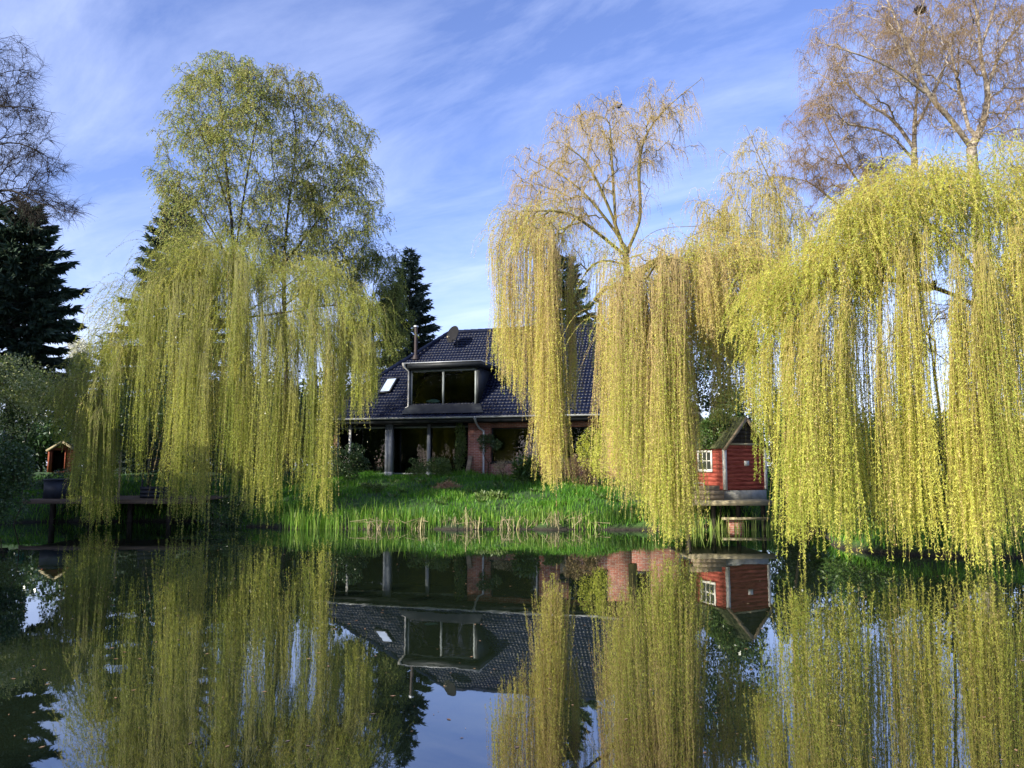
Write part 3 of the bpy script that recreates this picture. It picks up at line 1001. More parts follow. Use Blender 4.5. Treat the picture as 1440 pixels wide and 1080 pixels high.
mb = MB(); mb.quads([(-0.18, -0.17, zb - 0.05), (0.18, -0.17, zb - 0.05), (0.18, 0.16, zb + 0.05), (-0.18, 0.16, zb + 0.05), (-0.18, -0.17, zb - 0.03), (0.18, -0.17, zb - 0.03), (0.18, 0.16, zb + 0.07), (-0.18, 0.16, zb + 0.07)],
                    [(0, 3, 2, 1), (4, 5, 6, 7), (0, 1, 5, 4), (1, 2, 6, 5), (2, 3, 7, 6), (3, 0, 4, 7)]); mb.build("lid", M['black_trim'], post)
# ------------------------------------------------------------------ sheds and decks
def siding(mb, a, b_, z0, z1, n_out, bh=0.13, rng_s=None, lap=0.022, mat=0):
    """overlapping horizontal boards between the ground points a and b_; rng_s(z) clips each board"""
    a, b_, n_out = np.array(a, float), np.array(b_, float), np.array(n_out, float)
    z = z0
    r = np.random.default_rng(5)
    while z < z1 - 1e-3:
        zt = min(z + bh, z1)
        s0, s1 = rng_s(z) if rng_s else (0, 1)
        t0, t1 = rng_s(zt) if rng_s else (0, 1)
        o = lap * (0.8 + 0.4 * r.random())
        P = lambda s, zz, k: np.array([*(a + (b_ - a) * s), zz]) + np.array([*n_out, 0]) * k
        V = [P(s0, z, o), P(s1, z, o), P(t1, zt, 0.004), P(t0, zt, 0.004), P(s0, z, -0.02), P(s1, z, -0.02)]
        mb.quads(V, [(0, 1, 2, 3), (4, 5, 1, 0)], 0, mat)
        z = zt


def shed(name, label, corner, bdeg, Wd, L, zb, ze, za, found, mats, opening=None, win=None, plaque=None, over=0.12):
    """small timber hut: corner = front-left corner, gable wall towards the viewer turned right by bdeg, side wall running back-left"""
    bb = math.radians(bdeg)
    root = empty(name, (corner[0], corner[1], 0), bb)
    tag(root, label, "shed")
    z_top = ze
    mb = MB()
    half = Wd / 2
    clip = lambda z: (max(0, (z - ze) / (za - ze) * 0.5) if z > ze else 0, 1 - max(0, (z - ze) / (za - ze) * 0.5) if z > ze else 1)
    if opening:
        o0, o1, oz = opening
        siding(mb, (0, 0), (o0, 0), zb, oz, (0, -1), 0.11)
        siding(mb, (o1, 0), (Wd, 0), zb, oz, (0, -1), 0.11)
        siding(mb, (0, 0), (Wd, 0), oz, za, (0, -1), 0.11, clip)
    else:
        siding(mb, (0, 0), (Wd, 0), zb, za, (0, -1), 0.135, clip)
    siding(mb, (0, L), (0, 0), zb, ze, (-1, 0), 0.135)
    siding(mb, (Wd, 0), (Wd, L), zb, ze, (1, 0), 0.135)
    siding(mb, (Wd, L), (0, L), zb, za, (0, 1), 0.135, clip)
    mb.box((0.03, 0.03, zb - 0.02), (Wd - 0.03, L - 0.03, zb + 0.02))
    mb.build("wall", M[mats['wall']], root)
    # roof: two slabs with thickness
    mb = MB()
    sl = (za - ze) / half
    th = 0.05
    for sg in (0, 1):
        e = -over if sg == 0 else Wd + over
        ez = ze - over * sl
        V = []
        for y in (-over, L + over):
            V += [(e, y, ez + 0.03), (half, y, za + 0.03), (half, y, za + 0.03 + th), (e, y, ez + 0.03 + th)]
        Q = [(0, 1, 2, 3), (4, 7, 6, 5), (3, 2, 6, 7), (0, 4, 5, 1), (0, 3, 7, 4)]
        mb.quads(V, Q)
    mb.build("roof", M[mats['roof']], root)
    mb = MB()
    for sg in (0, 1):
        e = -over if sg == 0 else Wd + over
        ez = ze - over * sl
        mb.bar((e, -over - 0.018, ez + 0.0), (half, -over - 0.018, za + 0.0), 0.03, 0.11, up=(0, -1, 0) if False else (0, 0, 1))
    mb.build("verge_board", M[mats['verge']], root)
    for x, y in ((0, 0), (Wd, 0), (0, L)):
        mb = MB(); mb.box((x - 0.05, y - 0.05, zb), (x + 0.05, y + 0.05, ze - 0.02)); mb.build("corner_board", M[mats['trim']], root)
    if found:
        mb = MB(); mb.box((-0.02, -0.02, zb - found), (Wd + 0.02, L + 0.02, zb - 0.022)); mb.build("plinth", M['concrete'], root)
    if opening:
        o0, o1, oz = opening
        mb = MB(); mb.box((o0 - 0.05, -0.035, zb), (o0, 0.0, oz + 0.05)); mb.box((o1, -0.035, zb), (o1 + 0.05, 0.0, oz + 0.05)); mb.box((o0, -0.035, oz), (o1, 0.0, oz + 0.05))
        d = mb.build("door_frame", M[mats['trim']], root)
        mb = MB(); mb.box((o0, 0.55, zb), (o1, 0.57, oz)); mb.build("inner_wall", M['dark_room'], root)
    else:
        z = ze + 0.03
        mb = MB(); siding(mb, (0, -0.027), (Wd, -0.027), ze + 0.105, za, (0, -1), 0.135, clip); mb.build("gable_board", M['dark_bark'], root)
        mb = MB(); mb.box((0.06, -0.05, z), (Wd - 0.06, -0.026, z + 0.07)); mb.build("tie_board", M['pale_plank'], root)
    if win:
        y0, y1, z0, z1 = win
        holder = MB()
        holder.box((-0.05, y0 - 0.07, z0 - 0.09), (-0.026, y1 + 0.07, z0)); holder.box((-0.05, y0 - 0.07, z1), (-0.026, y1 + 0.07, z1 + 0.07))
        holder.box((-0.05, y0 - 0.07, z0), (-0.026, y0, z1)); holder.box((-0.05, y1, z0), (-0.026, y1 + 0.07, z1))
        for k in (1, 2):
            yy = y0 + (y1 - y0) * k / 3
            holder.box((-0.045, yy - 0.012, z0), (-0.03, yy + 0.012, z1))
        zz = (z0 + z1) / 2
        holder.box((-0.043, y0, zz - 0.012), (-0.031, y1, zz + 0.012))
        wf = holder.build("window", M[mats['trim']], root)
        p = MB(); p.quads([(-0.036, y0, z0), (-0.036, y1, z0), (-0.036, y1, z1), (-0.036, y0, z1)], [(0, 3, 2, 1)]); p.build("pane", M['hutglass'], wf)
    if plaque:
        x0, x1, z0, z1 = plaque
        mb = MB(); mb.box((x0, -0.042, z0), (x1, -0.026, z1)); mb.build("plaque", M['white'], root)
    return root


m, n, l, b = mat("hut_glass"); b.inputs["Base Color"].default_value = (0.03, 0.035, 0.03, 1); b.inputs["Roughness"].default_value = 0.05
M['hutglass'] = m
zof = lambda y, D: float(px(720, y, D)[2])
HC = px(1020, 690, 25.6)
shed("garden_hut", "red boarded hut with white corner boards on the deck over the water", HC, 27, 1.75, 2.35, zof(689, 25.6), zof(627, 25.6), zof(588, 25.6), 0.36,
     dict(wall='red_board', roof='moss_roof', verge='plank', trim='white'), None, (0.62, 1.22, zof(660, 26), zof(636, 26)), (0.82, 1.02, zof(655, 25.7), zof(648, 25.7)))
PC = px(68, 662, 36)
shed("playhouse", "tiny orange red playhouse with dark doorway among shrubs on the left bank", PC, 24, 1.02, 1.5, zof(664, 36), zof(632, 36), zof(621, 36), 0.0,
     dict(wall='orange_board', roof='moss_roof', verge='pale_plank', trim='orange_board'), (0.12, 0.62, zof(633, 36)))


def deck_boards(mb, x0, x1, y0, y1, z0, z1, n):
    w = (y1 - y0) / n
    for k in range(n):
        mb.box((x0, y0 + k * w + 0.006, z0), (x1, y0 + (k + 1) * w - 0.006, z1))


# right deck under the hut
DX0, DX1, DY = px(967, 705, 25.0)[0], px(1088, 705, 25.0)[0], 25.0
zt, zl = zof(704, DY), zof(711, DY)
rd = empty("jetty_deck", ((DX0 + DX1) / 2, DY, 0))
tag(rd, "pale timber deck on posts carrying the red hut above reeds", "deck")
def loc_box(mb, a, b_, o, **k):
    mb.box(tuple(np.array(a) - np.array(o)), tuple(np.array(b_) - np.array(o)), **k)
ro = ((DX0 + DX1) / 2, DY, 0)
mb = MB(); deck_boards(mb, DX0 - ro[0], DX1 - ro[0], 0.06, 3.4, zt - 0.045, zt, 22); mb.build("deck_board", M['pale_plank'], rd)
mb = MB(); mb.box((DX0 - ro[0], 0.0, zl), (DX1 - ro[0], 0.055, zt - 0.004)); mb.build("edge_beam", M['pale_plank'], rd)
for x in np.linspace(DX0 + 0.15, DX1 - 0.15, 4):
    mb = MB(); mb.box((x - ro[0] - 0.06, 0.55, -0.6), (x - ro[0] + 0.06, 0.67, zl + 0.1)); mb.build("post", M['dark_bark'], rd)
mb = MB(); mb.box((px(1015, 730, 25.3)[0] - ro[0], 0.30, 0.28), (DX1 - ro[0] - 0.05, 0.38, 0.36)); mb.build("cross_beam", M['pale_plank'], rd)
mb = MB(); mb.box((px(1026, 730, 25.3)[0] - ro[0], 0.42, -0.3), (px(1048, 730, 25.3)[0] - ro[0], 0.7, 0.27)); mb.build("brick_pier", M['brick'], rd)
# weathered sleepers stacked at the deck's left end
x0, x1 = px(969, 690, 25.5)[0], px(1016, 690, 25.5)[0]
for k, (lab, dx) in enumerate((("lowest weathered sleeper of the stack beside the red hut", 0.0), ("middle weathered sleeper of the stack beside the red hut", 0.06), ("topmost weathered sleeper of the stack beside the red hut", -0.03))):
    mb = MB(); mb.bar((-(x1 - x0) / 2, 0, 0.075), ((x1 - x0) / 2 - 0.05 * k, 0.02 * (k - 1), 0.08), 0.18 - 0.01 * k, 0.15)
    o = mb.build("timber_sleeper", M['plank']); o.location = ((x0 + x1) / 2 + dx, 25.42, zt + 0.152 * k); tag(o, lab, "sleeper", "timber sleepers beside the hut")
# garden chair behind the sleepers
cp = px(979, 684, 26.2)
ch = empty("garden_chair", (cp[0], 26.2, zt + 0.02), math.radians(35))
tag(ch, "dark slatted garden chair on the deck left of the hut window", "chair")
s = 0.8
mb = MB(); mb.box((-0.24 * s, -0.24 * s, 0.41 * s), (0.24 * s, 0.24 * s, 0.45 * s)); mb.build("seat", M['dark_metal'], ch)
mb = MB()
for k in range(4):
    mb.bar((-0.23 * s, 0.25 * s + 0.03 * k, (0.55 + 0.12 * k) * s), (0.23 * s, 0.25 * s + 0.03 * k, (0.55 + 0.12 * k) * s), 0.02, 0.07)
mb.build("backrest", M['dark_metal'], ch)
for x in (-1, 1):
    mb = MB(); mb.bar((0.22 * x * s, -0.22 * s, 0), (0.22 * x * s, -0.22 * s, 0.62 * s), 0.03); mb.bar((0.22 * x * s, -0.22 * s, 0.62 * s), (0.22 * x * s, 0.27 * s, 0.64 * s), 0.035); mb.build("leg", M['concrete'], ch)
    mb = MB(); mb.bar((0.22 * x * s, 0.22 * s, 0), (0.22 * x * s, 0.36 * s, 1.0 * s), 0.03); mb.build("leg", M['dark_metal'], ch)

# left deck over the water
LX0, LX1, LY = px(30, 703, 27.0)[0], px(284, 703, 27.0)[0], 27.0
lt, ll = zof(702.5, LY), zof(708.5, LY)
lo = ((LX0 + LX1) / 2, LY, 0)
ld = empty("bank_deck", lo)
tag(ld, "long low grey brown deck over the water beneath the left willow", "deck")
mb = MB(); deck_boards(mb, LX0 - lo[0], LX1 - lo[0], 0.055, 3.6, lt - 0.05, lt, 24); mb.build("deck_board", M['deck'], ld)
mb = MB(); mb.box((LX0 - lo[0], 0.0, ll), (LX1 - lo[0], 0.05, lt - 0.004)); mb.build("edge_beam", M['deck'], ld)
for x in np.linspace(LX0 + 0.3, LX1 - 0.3, 5):
    mb = MB(); mb.box((x - lo[0] - 0.07, 1.3, -0.7), (x - lo[0] + 0.07, 1.44, ll + 0.05)); mb.build("post", M['dark_bark'], ld)
# things on and behind the deck
sb = px(85, 684, 28.0)
bxr = empty("storage_box", (sb[0], 28.0, lt + 0.004)); tag(bxr, "dark blue storage box standing on the left deck", "box")
mb = MB(); mb.box((-0.42, -0.3, 0), (0.42, 0.3, 0.62)); mb.build("body", M['navy'], bxr)
mb = MB(); mb.box((-0.45, -0.33, 0.623), (0.45, 0.33, 0.69)); mb.build("lid", M['navy'], bxr)
pp = px(219, 690, 28.2)
pl = empty("planter_box", (pp[0], 28.2, lt + 0.004)); tag(pl, "low dark wooden planter on the deck below the bench", "planter")
mb = MB()
for k in range(3):
    mb.box((-0.46, -0.22, 0.01 + k * 0.135), (0.46, -0.195, 0.135 + k * 0.135)); mb.box((-0.46, 0.195, 0.01 + k * 0.135), (0.46, 0.22, 0.135 + k * 0.135))
    mb.box((-0.46, -0.193, 0.01 + k * 0.135), (-0.435, 0.193, 0.135 + k * 0.135)); mb.box((0.435, -0.193, 0.01 + k * 0.135), (0.46, 0.193, 0.135 + k * 0.135))
mb.build("side_panel", M['navy'], pl)
mb = MB(); mb.box((-0.43, -0.19, 0.02), (0.43, 0.19, 0.36)); mb.build("soil", M['dark_bark'], pl)
bp_ = px(222, 668, 30.9)
bn = empty("garden_bench", (bp_[0], 30.9, ground_z(bp_[0], 30.9) + 0.02), math.radians(-6)); tag(bn, "dark garden bench under the left willow behind the deck", "bench")
bh0 = bn.location[2]
zs_ = zof(658, 30.9) - bh0
mb = MB()
for k in range(4):
    mb.box((-0.62, -0.2 + 0.11 * k, zs_ - 0.04), (0.62, -0.11 + 0.11 * k, zs_))
mb.build("seat", M['dark_metal'], bn)
mb = MB()
for k in range(3):
    mb.box((-0.62, 0.26, zs_ + 0.08 + 0.11 * k), (0.62, 0.285, zs_ + 0.16 + 0.11 * k))
mb.build("backrest", M['dark_metal'], bn)
for x in (-0.52, 0.52):
    for y, h in ((-0.17, zs_ - 0.042), (0.23, zs_ + 0.40)):
        mb = MB(); mb.box((x - 0.03, y - 0.03, -0.1), (x + 0.03, y + 0.024, h)); mb.build("leg", M['dark_metal'], bn)
for (x, y0, y1, D, lab, mm) in ((95, 672, 691, 28.4, "short pale wooden stake beside the storage box on the left deck", 'pale_plank'), (168, 636, 670, 30.6, "tall pinkish bare stake behind the left deck", 'pale_plank')):
    p = px(x, y1, D); z0 = min(p[2], ground_z(p[0], D)) - 0.1 if D > 29 else lt
    mb = MB(); mb.tubes(np.array([(0, 0, 0), (0.01, 0, (zof(y0, D) - z0) * 0.5), (0, 0.01, zof(y0, D) - z0)]), np.array([0.045, 0.042, 0.038]), 7, cap=True)
    o = mb.build("wooden_stake", M[mm]); o.location = (p[0], D, z0); tag(o, lab, "stake")
for (x, y, D, w, h, lab) in ((36, 662, 33, 0.36, 0.42, "teal plastic tub left of the playhouse"), (108, 660, 35, 0.22, 0.25, "small teal plastic tub right of the playhouse")):
    p = px(x, y, D)
    tb = empty("plastic_tub", (p[0], D, p[2] - h / 2)); tag(tb, lab, "tub")
    mb = MB(); mb.tubes(np.array([(0, 0, 0), (0, 0, h * 0.5), (0, 0, h)]), np.array([w * 0.40, w * 0.45, w * 0.5]), 16, cap=True); mb.build("body", M['teal'], tb, smooth=True)
    mb = MB(); th = np.linspace(0, 2 * math.pi, 17); mb.tubes(np.stack([np.cos(th) * w * 0.5, np.sin(th) * w * 0.5, th * 0 + h], -1), np.full(17, 0.018), 6); mb.build("rim", M['teal'], tb)
# heap of dead grass on the lawn
hpp = px(630, 684, 30.2)
hz_ = ground_z(hpp[0], 30.2)
mb = MB()
r = np.random.default_rng(3)
nn = 900
a = r.random(nn) * 6.283; q = np.sqrt(r.random(nn)); z = (1 - q ** 2) * 0.26 * r.random(nn)
pos = np.stack([np.cos(a) * q * 0.46, np.sin(a) * q * 0.4, z + 0.0], -1)
d = nrm(np.stack([r.normal(size=nn), r.normal(size=nn), 0.35 * r.normal(size=nn) + 0.15], -1))
leaf_quads(mb, pos, d, 0.14 + 0.14 * r.random(nn), 0.016, r.random(nn) * 0.7, rng=r)
o = mb.build("straw_heap", M['straw']); o.location = (hpp[0], 30.2, hz_ + 0.02); tag(o, "heap of brown dead grass lying on the lawn", "straw heap")
# ------------------------------------------------------------------ trees
def P3(D, *pts):
    """pixel polyline at distance D; a third value shifts the point in depth"""
    return np.array([px(p[0], p[1], D + (p[2] if len(p) > 2 else 0)) for p in pts])


def tree_root(name, label, base, group=None, cat="tree"):
    r = empty(name, base)
    tag(r, label, cat, group)
    return r


def put(mb, name, mats, root, smooth=False):
    o = mb.build(name, mats, root, smooth)
    o.matrix_parent_inverse = Matrix.Translation(root.location).inverted()
    return o


def broadleaf(name, label, limbs, ells, bark, twigm, leafm, rng, twig_n=3, twig_len=(0.5, 1.2), hang=2.5, spacing=0.06, leaf=(0.05, 0.028),
              expo=0.47, rtip=0.006, tints=(0.0, 0.6), leaves=True, bal=0.3, lift=0.25, twig_r=0.005, shell=0.3, out=0.6, small=0.03, spread=0.8, tfun=None, group=None, jit=0.05):
    root = tree_root(name, label, limbs[0][0], group)
    tg = in_ellipsoids(ells, rng, shell)
    sk = Skeleton(limbs, tg, bal=bal, lift=lift, jit=jit, rng=rng, rtip=rtip, expo=expo)
    mb = MB()
    sk.mesh(mb, small=small)
    put(mb, "trunk", bark, root, True)
    ok = np.where((np.arange(sk.n) >= sk.nlimb) & (sk.r < 0.035))[0]
    src = np.repeat(ok, twig_n)
    src = np.concatenate([src, np.repeat(np.where(sk.tip)[0], 3)])
    N = len(src)
    d = nrm(sk.dir[src] + out * rng.normal(size=(N, 3)) + np.array([0, 0, 0.15]))
    ln = twig_len[0] + (twig_len[1] - twig_len[0]) * rng.random(N)
    Pth = strand_paths(sk.pos[src], d, ln, 5, hang, 0.12, rng)
    mb = MB()
    mb.tubes(Pth, np.broadcast_to(np.array([1.3, 1.1, 0.9, 0.7, 0.4]) * twig_r, (N, 5)), 3)
    put(mb, "twigs", twigm, root)
    if leaves:
        tv = tints[0] + (tints[1] - tints[0]) * rng.random(N)
        if tfun is not None:
            tv = np.clip(tv + tfun(sk.pos[src]), 0, 1)
        mb = MB()
        strand_leaves(mb, Pth, ln, spacing, leaf[0], leaf[1], tv, 0.1, spread, rng=rng)
        put(mb, "crown", leafm, root)
    return sk


def spruce(name, label, x, ytop, D, zb, R, rng, leafm, gap=0.36, lean=0.0, ybare=0.0, nspray=1.0, spl=0.34, pw=0.9):
    top = px(x, ytop, D)
    H = top[2] - zb
    root = tree_root(name, label, (top[0], D, zb))
    mb = MB()
    zz = np.linspace(0, H, 10)
    mb.tubes(np.stack([top[0] + 0 * zz, D + 0 * zz, zb - 0.3 + zz * (H + 0.3) / H], -1), np.linspace(0.028 * H ** 0.9, 0.012, 10), 8)
    bs, bd, bl = [], [], []
    z = H * 0.04 + ybare
    a = 0
    while z < H - 0.25:
        f = 1 - z / H
        nb = 6 if f > 0.2 else 5
        for k in range(nb):
            a += 2.399 + 0.3 * rng.normal()
            L = R * f ** pw * (0.72 + 0.5 * rng.random())
            bs.append((top[0], D, zb + z + 0.12 * rng.normal()))
            el = -0.22 - 0.25 * f + 0.55 * (1 - f) ** 2 + 0.08 * rng.normal()
            bd.append((math.cos(a) * math.cos(el), math.sin(a) * math.cos(el), math.sin(el)))
            bl.append(max(L, 0.22))
        z += gap * (0.55 + 0.6 * f)
    bs, bd, bl = np.array(bs), nrm(np.array(bd)), np.array(bl)
    N, S = len(bs), 6
    t = np.linspace(0, 1, S)
    Pth = bs[:, None] + bd[:, None] * (bl[:, None] * t)[..., None]
    Pth[..., 2] += (bl[:, None] * (0.16 * t ** 2.2))
    mb.tubes(Pth, (0.010 + 0.010 * bl[:, None]) * (1.1 - t)[None], 4)
    put(mb, "trunk", M['dark_bark'], root, True)
    mb = MB()
    cnt = np.maximum(6, bl * 30 * nspray).astype(int)
    idx = np.repeat(np.arange(N), cnt)
    tt = 0.12 + 0.88 * rng.random(len(idx)) ** 0.8
    i = np.minimum((tt * (S - 1)).astype(int), S - 2)
    w = (tt * (S - 1) - i)[:, None]
    pos = Pth[idx, i] * (1 - w) + Pth[idx, i + 1] * w
    tan = nrm(Pth[idx, i + 1] - Pth[idx, i])
    side = nrm(np.cross(tan, (0, 0, 1.0)))
    sg = np.where(rng.random(len(idx)) < 0.5, -1, 1)[:, None]
    d = nrm(tan * (0.75 + 0.3 * rng.random((len(idx), 1))) + side * sg * (0.9 * (1 - tt[:, None]) + 0.35) + np.array([0, 0, -0.30]) * (0.3 + rng.random((len(idx), 1))) + 0.18 * rng.normal(size=(len(idx), 3)))
    Ls = spl * (0.5 + 0.8 * rng.random(len(idx))) * (0.6 + 0.5 * np.minimum(1, bl[idx] / 1.5))
    leaf_quads(mb, pos, d, Ls, Ls * 0.24, rng.random(len(idx)) * 0.65, rng=rng)
    leaf_quads(mb, pos, nrm(d + np.array([0, 0, -0.9]) + 0.3 * rng.normal(size=d.shape)), Ls * 0.7, Ls * 0.2, rng.random(len(idx)) * 0.5, rng=rng)
    put(mb, "crown", leafm, root)


def willow(name, label, limbs, columns, topf, rng, bark, leafm, leafm2, bough_every=9, spacing=0.05, leaf=(0.053, 0.0140), tint=(0.0, 0.6), bal=0.25, tan_share=0.3, dens=1.0, drop=0.5, crown_ells=(), tuft_n=11, tuft_len=(0.5, 1.5),
           airy_ells=(), airy_n=2, airy_len=(0.4, 1.5), twigm='willow_twig', airy_sp=0.16, lt=0.0055, rtip=0.006, expo=0.46, per=15, head=0.0):
    """columns of hanging tresses (x, y bottom, half width in px, distance, half depth, number of strands), all under the line topf(x);
    crown_ells: leafy sprays of the crown; airy_ells: thin half bare crown"""
    root = tree_root(name, label, limbs[0][0])
    ST, LN, TN, DR, TU, SP, TG, LE = [], [], [], [], [], [], [], []
    base = np.array(limbs[0][len(limbs[0]) // 2])
    for (cx_, yb, hw_, D, hd, ns, *rest) in columns:
        tshift = rest[0] if rest else 0.0
        cap = rest[1] if len(rest) > 1 else None
        nt = max(2, int(ns * dens * (0.62 if hw_ >= 25 else 1.0) / per))
        for _ in range(nt):                                   # one tress: strands that share a bough tip
            g = np.clip(rng.normal(), -1.9, 1.9)
            xc = cx_ + g * hw_ * 0.56
            yt = (topf(xc) if cap is None else cap) + 14 * rng.random()
            y0 = yt + (yb - yt) * (head + rng.beta(1.0, 2.2) * drop)
            full = rng.random() < (0.85 if hw_ <= 17 else 0.5)
            bot = yb - abs(g) * hw_ * 0.3 - (yb - y0) * (0.16 * rng.random() ** 1.5 if full else 0.15 + 0.55 * rng.random())
            k = int(per * (0.5 + rng.random()))
            dc = D + hd * np.clip(rng.normal(), -1.8, 1.8)
            wpx = (2.0 + 4.0 * rng.random()) * 16.0 / D
            q = np.clip(rng.normal(size=k), -2, 2)
            s = pxa(xc + q * wpx, y0 + 16 * rng.normal(size=k) * rng.random(), dc + 0.13 * rng.normal(size=k))
            H = (bot - y0) / FPX * dc
            L = np.maximum(0.3, H * (1.0 - 0.05 * np.abs(q) - (0.16 if hw_ < 14 else 0.32) * rng.random(k) ** 2.4) + 0.1 * rng.normal(size=k))
            o = s - base; o[:, 2] = 0
            ST.append(s); LN.append(L)
            DR.append(nrm(nrm(o) * 0.9 + 0.45 * rng.normal(size=s.shape) + np.array([0, 0, 0.35])))
            TU.append(np.full(k, 3.0) + (5.0 if hw_ < 14 else 1.6 + 2.5 * rng.random()) * L)
            LE.append(np.repeat(rng.normal(size=(1, 3)) * np.array([1.0, 1.0, 0]) * (0.022 if hw_ < 14 else 0.055), k, 0))
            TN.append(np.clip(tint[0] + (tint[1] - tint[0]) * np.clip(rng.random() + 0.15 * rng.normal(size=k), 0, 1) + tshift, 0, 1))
            SP.append(spacing * np.full(k, 0.65 + 1.1 * rng.random() ** 1.4) * (0.9 + 0.3 * rng.random(k)))
            TG.append(s[0])
    if len(crown_ells):
        cp_ = in_ellipsoids(crown_ells, rng, 0.25)
        cm_ = cp_.mean(0)
        for c in cp_:
            k = int(tuft_n * (0.6 + 0.8 * rng.random()))
            s = c + rng.normal(size=(k, 3)) * 0.16
            o = nrm(c - base + np.array([0, 0, 0.8]) + 0.6 * rng.normal(size=3))
            ST.append(s); LN.append(tuft_len[0] + (tuft_len[1] - tuft_len[0]) * rng.random(k) ** 1.3)
            DR.append(nrm(o + 0.6 * rng.normal(size=(k, 3)) + np.array([0, 0, 0.15])))
            TU.append(np.full(k, 1.5 + 1.3 * rng.random()))
            LE.append(np.repeat(rng.normal(size=(1, 3)) * np.array([0.25, 0.25, 0]), k, 0))
            TN.append(np.clip(tint[0] + (tint[1] - tint[0]) * (rng.random() + 0.2 * rng.normal(size=k)), 0, 1))
            SP.append(spacing * np.full(k, 0.75 + 0.8 * rng.random()))
            TG.append(c)
    ST, LN, DR, TN, TU, SP, LE = [np.concatenate(v) for v in (ST, LN, DR, TN, TU, SP, LE)]
    TG = np.array(TG)
    TG = TG[rng.permutation(len(TG))[:420]]
    sk = Skeleton(limbs, TG, bal=bal, lift=0.7, jit=0.035, rng=rng, rtip=rtip, expo=expo)
    S = 9
    Pth = np.zeros((len(ST), S, 3))
    lev = np.array([1.6, 2.4, 3.5, 5, 7, 9.5, 13, 18, 26, 38])
    ci = np.argmin(np.abs(np.log(TU[:, None] / lev[None])), 1)
    for j, tv in enumerate(lev):
        k = ci == j
        if k.any():
            Pth[k] = strand_paths(ST[k], DR[k], LN[k], S, tv, 0.04, rng, lean=LE[k])
    tw = MB()
    tw.tubes(Pth, np.broadcast_to(np.linspace(0.0046, 0.0018, S), (len(ST), S)), 3)
    tan = rng.random(len(ST)) < tan_share
    lv, ct = MB(), MB()
    sel = ~tan
    if sel.any():
        strand_leaves(lv, Pth[sel], LN[sel], SP[sel], leaf[0], leaf[1], TN[sel], 0.03, 0.95, rng=rng, power=0.66)
    if tan.any():
        strand_leaves(ct, Pth[tan], LN[tan], SP[tan] * 1.3, leaf[0] * 0.75, leaf[1] * 0.85, TN[tan], 0.04, 0.8, rng=rng)
    mb = MB()
    if len(airy_ells):
        sk2 = Skeleton(limbs, in_ellipsoids(airy_ells, rng, 0.15), bal=0.3, lift=0.3, jit=0.06, rng=rng, rtip=lt, expo=0.45)
        sk.r[:sk.nlimb] = np.maximum(sk.r[:sk.nlimb], sk2.r[:sk.nlimb])
        sk2.paths = sk2.paths[len(limbs):]
        sk2.mesh(mb, small=0.05)
        src = np.where((np.arange(sk2.n) >= sk2.nlimb) & (sk2.r < 0.03))[0]
        src = np.concatenate([np.repeat(src, airy_n), np.repeat(np.where(sk2.tip)[0], 3)])
        d = nrm(sk2.dir[src] + 0.55 * rng.normal(size=(len(src), 3)) + np.array([0, 0, 0.2]))
        ln = airy_len[0] + (airy_len[1] - airy_len[0]) * rng.random(len(src)) ** 1.7
        Pw = strand_paths(sk2.pos[src], d, ln, 6, 2.6, 0.12, rng)
        tw.tubes(Pw, np.broadcast_to(np.linspace(0.005, 0.0025, 6), (len(src), 6)), 3)
        strand_leaves(ct, Pw, ln, airy_sp, 0.05, 0.018, np.clip(0.1 + 0.8 * rng.random(len(src)), 0, 1), 0.1, 0.7, rng=rng)
    sk.mesh(mb)
    put(mb, "trunk", bark, root, True)
    put(tw, "twigs", M[twigm], root)
    put(lv, "crown", leafm, root)
    if ct.n:
        put(ct, "catkins", leafm2, root)
    return sk


def interp(*pts):
    xs, ys = zip(*pts)
    return lambda x: float(np.interp(x, xs, ys))


# --- right willow, nearest, hanging into the water
rg = np.random.default_rng(21)
topR = interp((1030, 480), (1065, 450), (1100, 400), (1150, 345), (1195, 320), (1215, 285), (1240, 250), (1290, 236), (1340, 226), (1400, 236), (1440, 205), (1500, 220), (1560, 300))
D0 = 15.9
cols = [(1075, 690, 2, 17.2, 0.2, 18), (1088, 690, 2, 17.2, 0.2, 22), (1114, 775, 5, 16.2, 0.3, 120), (1136, 620, 12, 16.8, 0.5, 110), (1118, 560, 9, 17.4, 0.5, 80), (1088, 612, 11, 17.6, 0.5, 130), (1064, 590, 10, 18.4, 0.5, 90), (1152, 788, 14, D0, 0.3, 250), (1188, 787, 10, D0, 0.3, 200),
        (1170, 640, 20, 17.2, 0.6, 150), (1220, 745, 12, 16.4, 0.4, 120, 0.12), (1243, 780, 9, 16.2, 0.3, 110, 0.15), (1272, 797, 11, D0, 0.25, 250), (1297, 690, 7, 16.3, 0.4, 80),
        (1345, 800, 11, 15.7, 0.3, 250), (1381, 804, 13, 15.6, 0.3, 380), (1406, 735, 6, 15.8, 0.3, 100), (1365, 620, 30, 16.8, 0.6, 150),
        (1436, 792, 11, 15.8, 0.4, 170, 0.1), (1470, 780, 20, 15.8, 0.5, 200), (1520, 760, 30, 16.0, 0.6, 200), (1235, 540, 50, 17.6, 0.8, 260), (1130, 520, 30, 17.8, 0.7, 150),
        (1350, 430, 60, 18.4, 0.9, 160), (1430, 480, 30, 17.6, 0.9, 180), (1260, 450, 40, 19.6, 0.8, 130), (1390, 520, 40, 20.4, 0.7, 90, -0.1)]
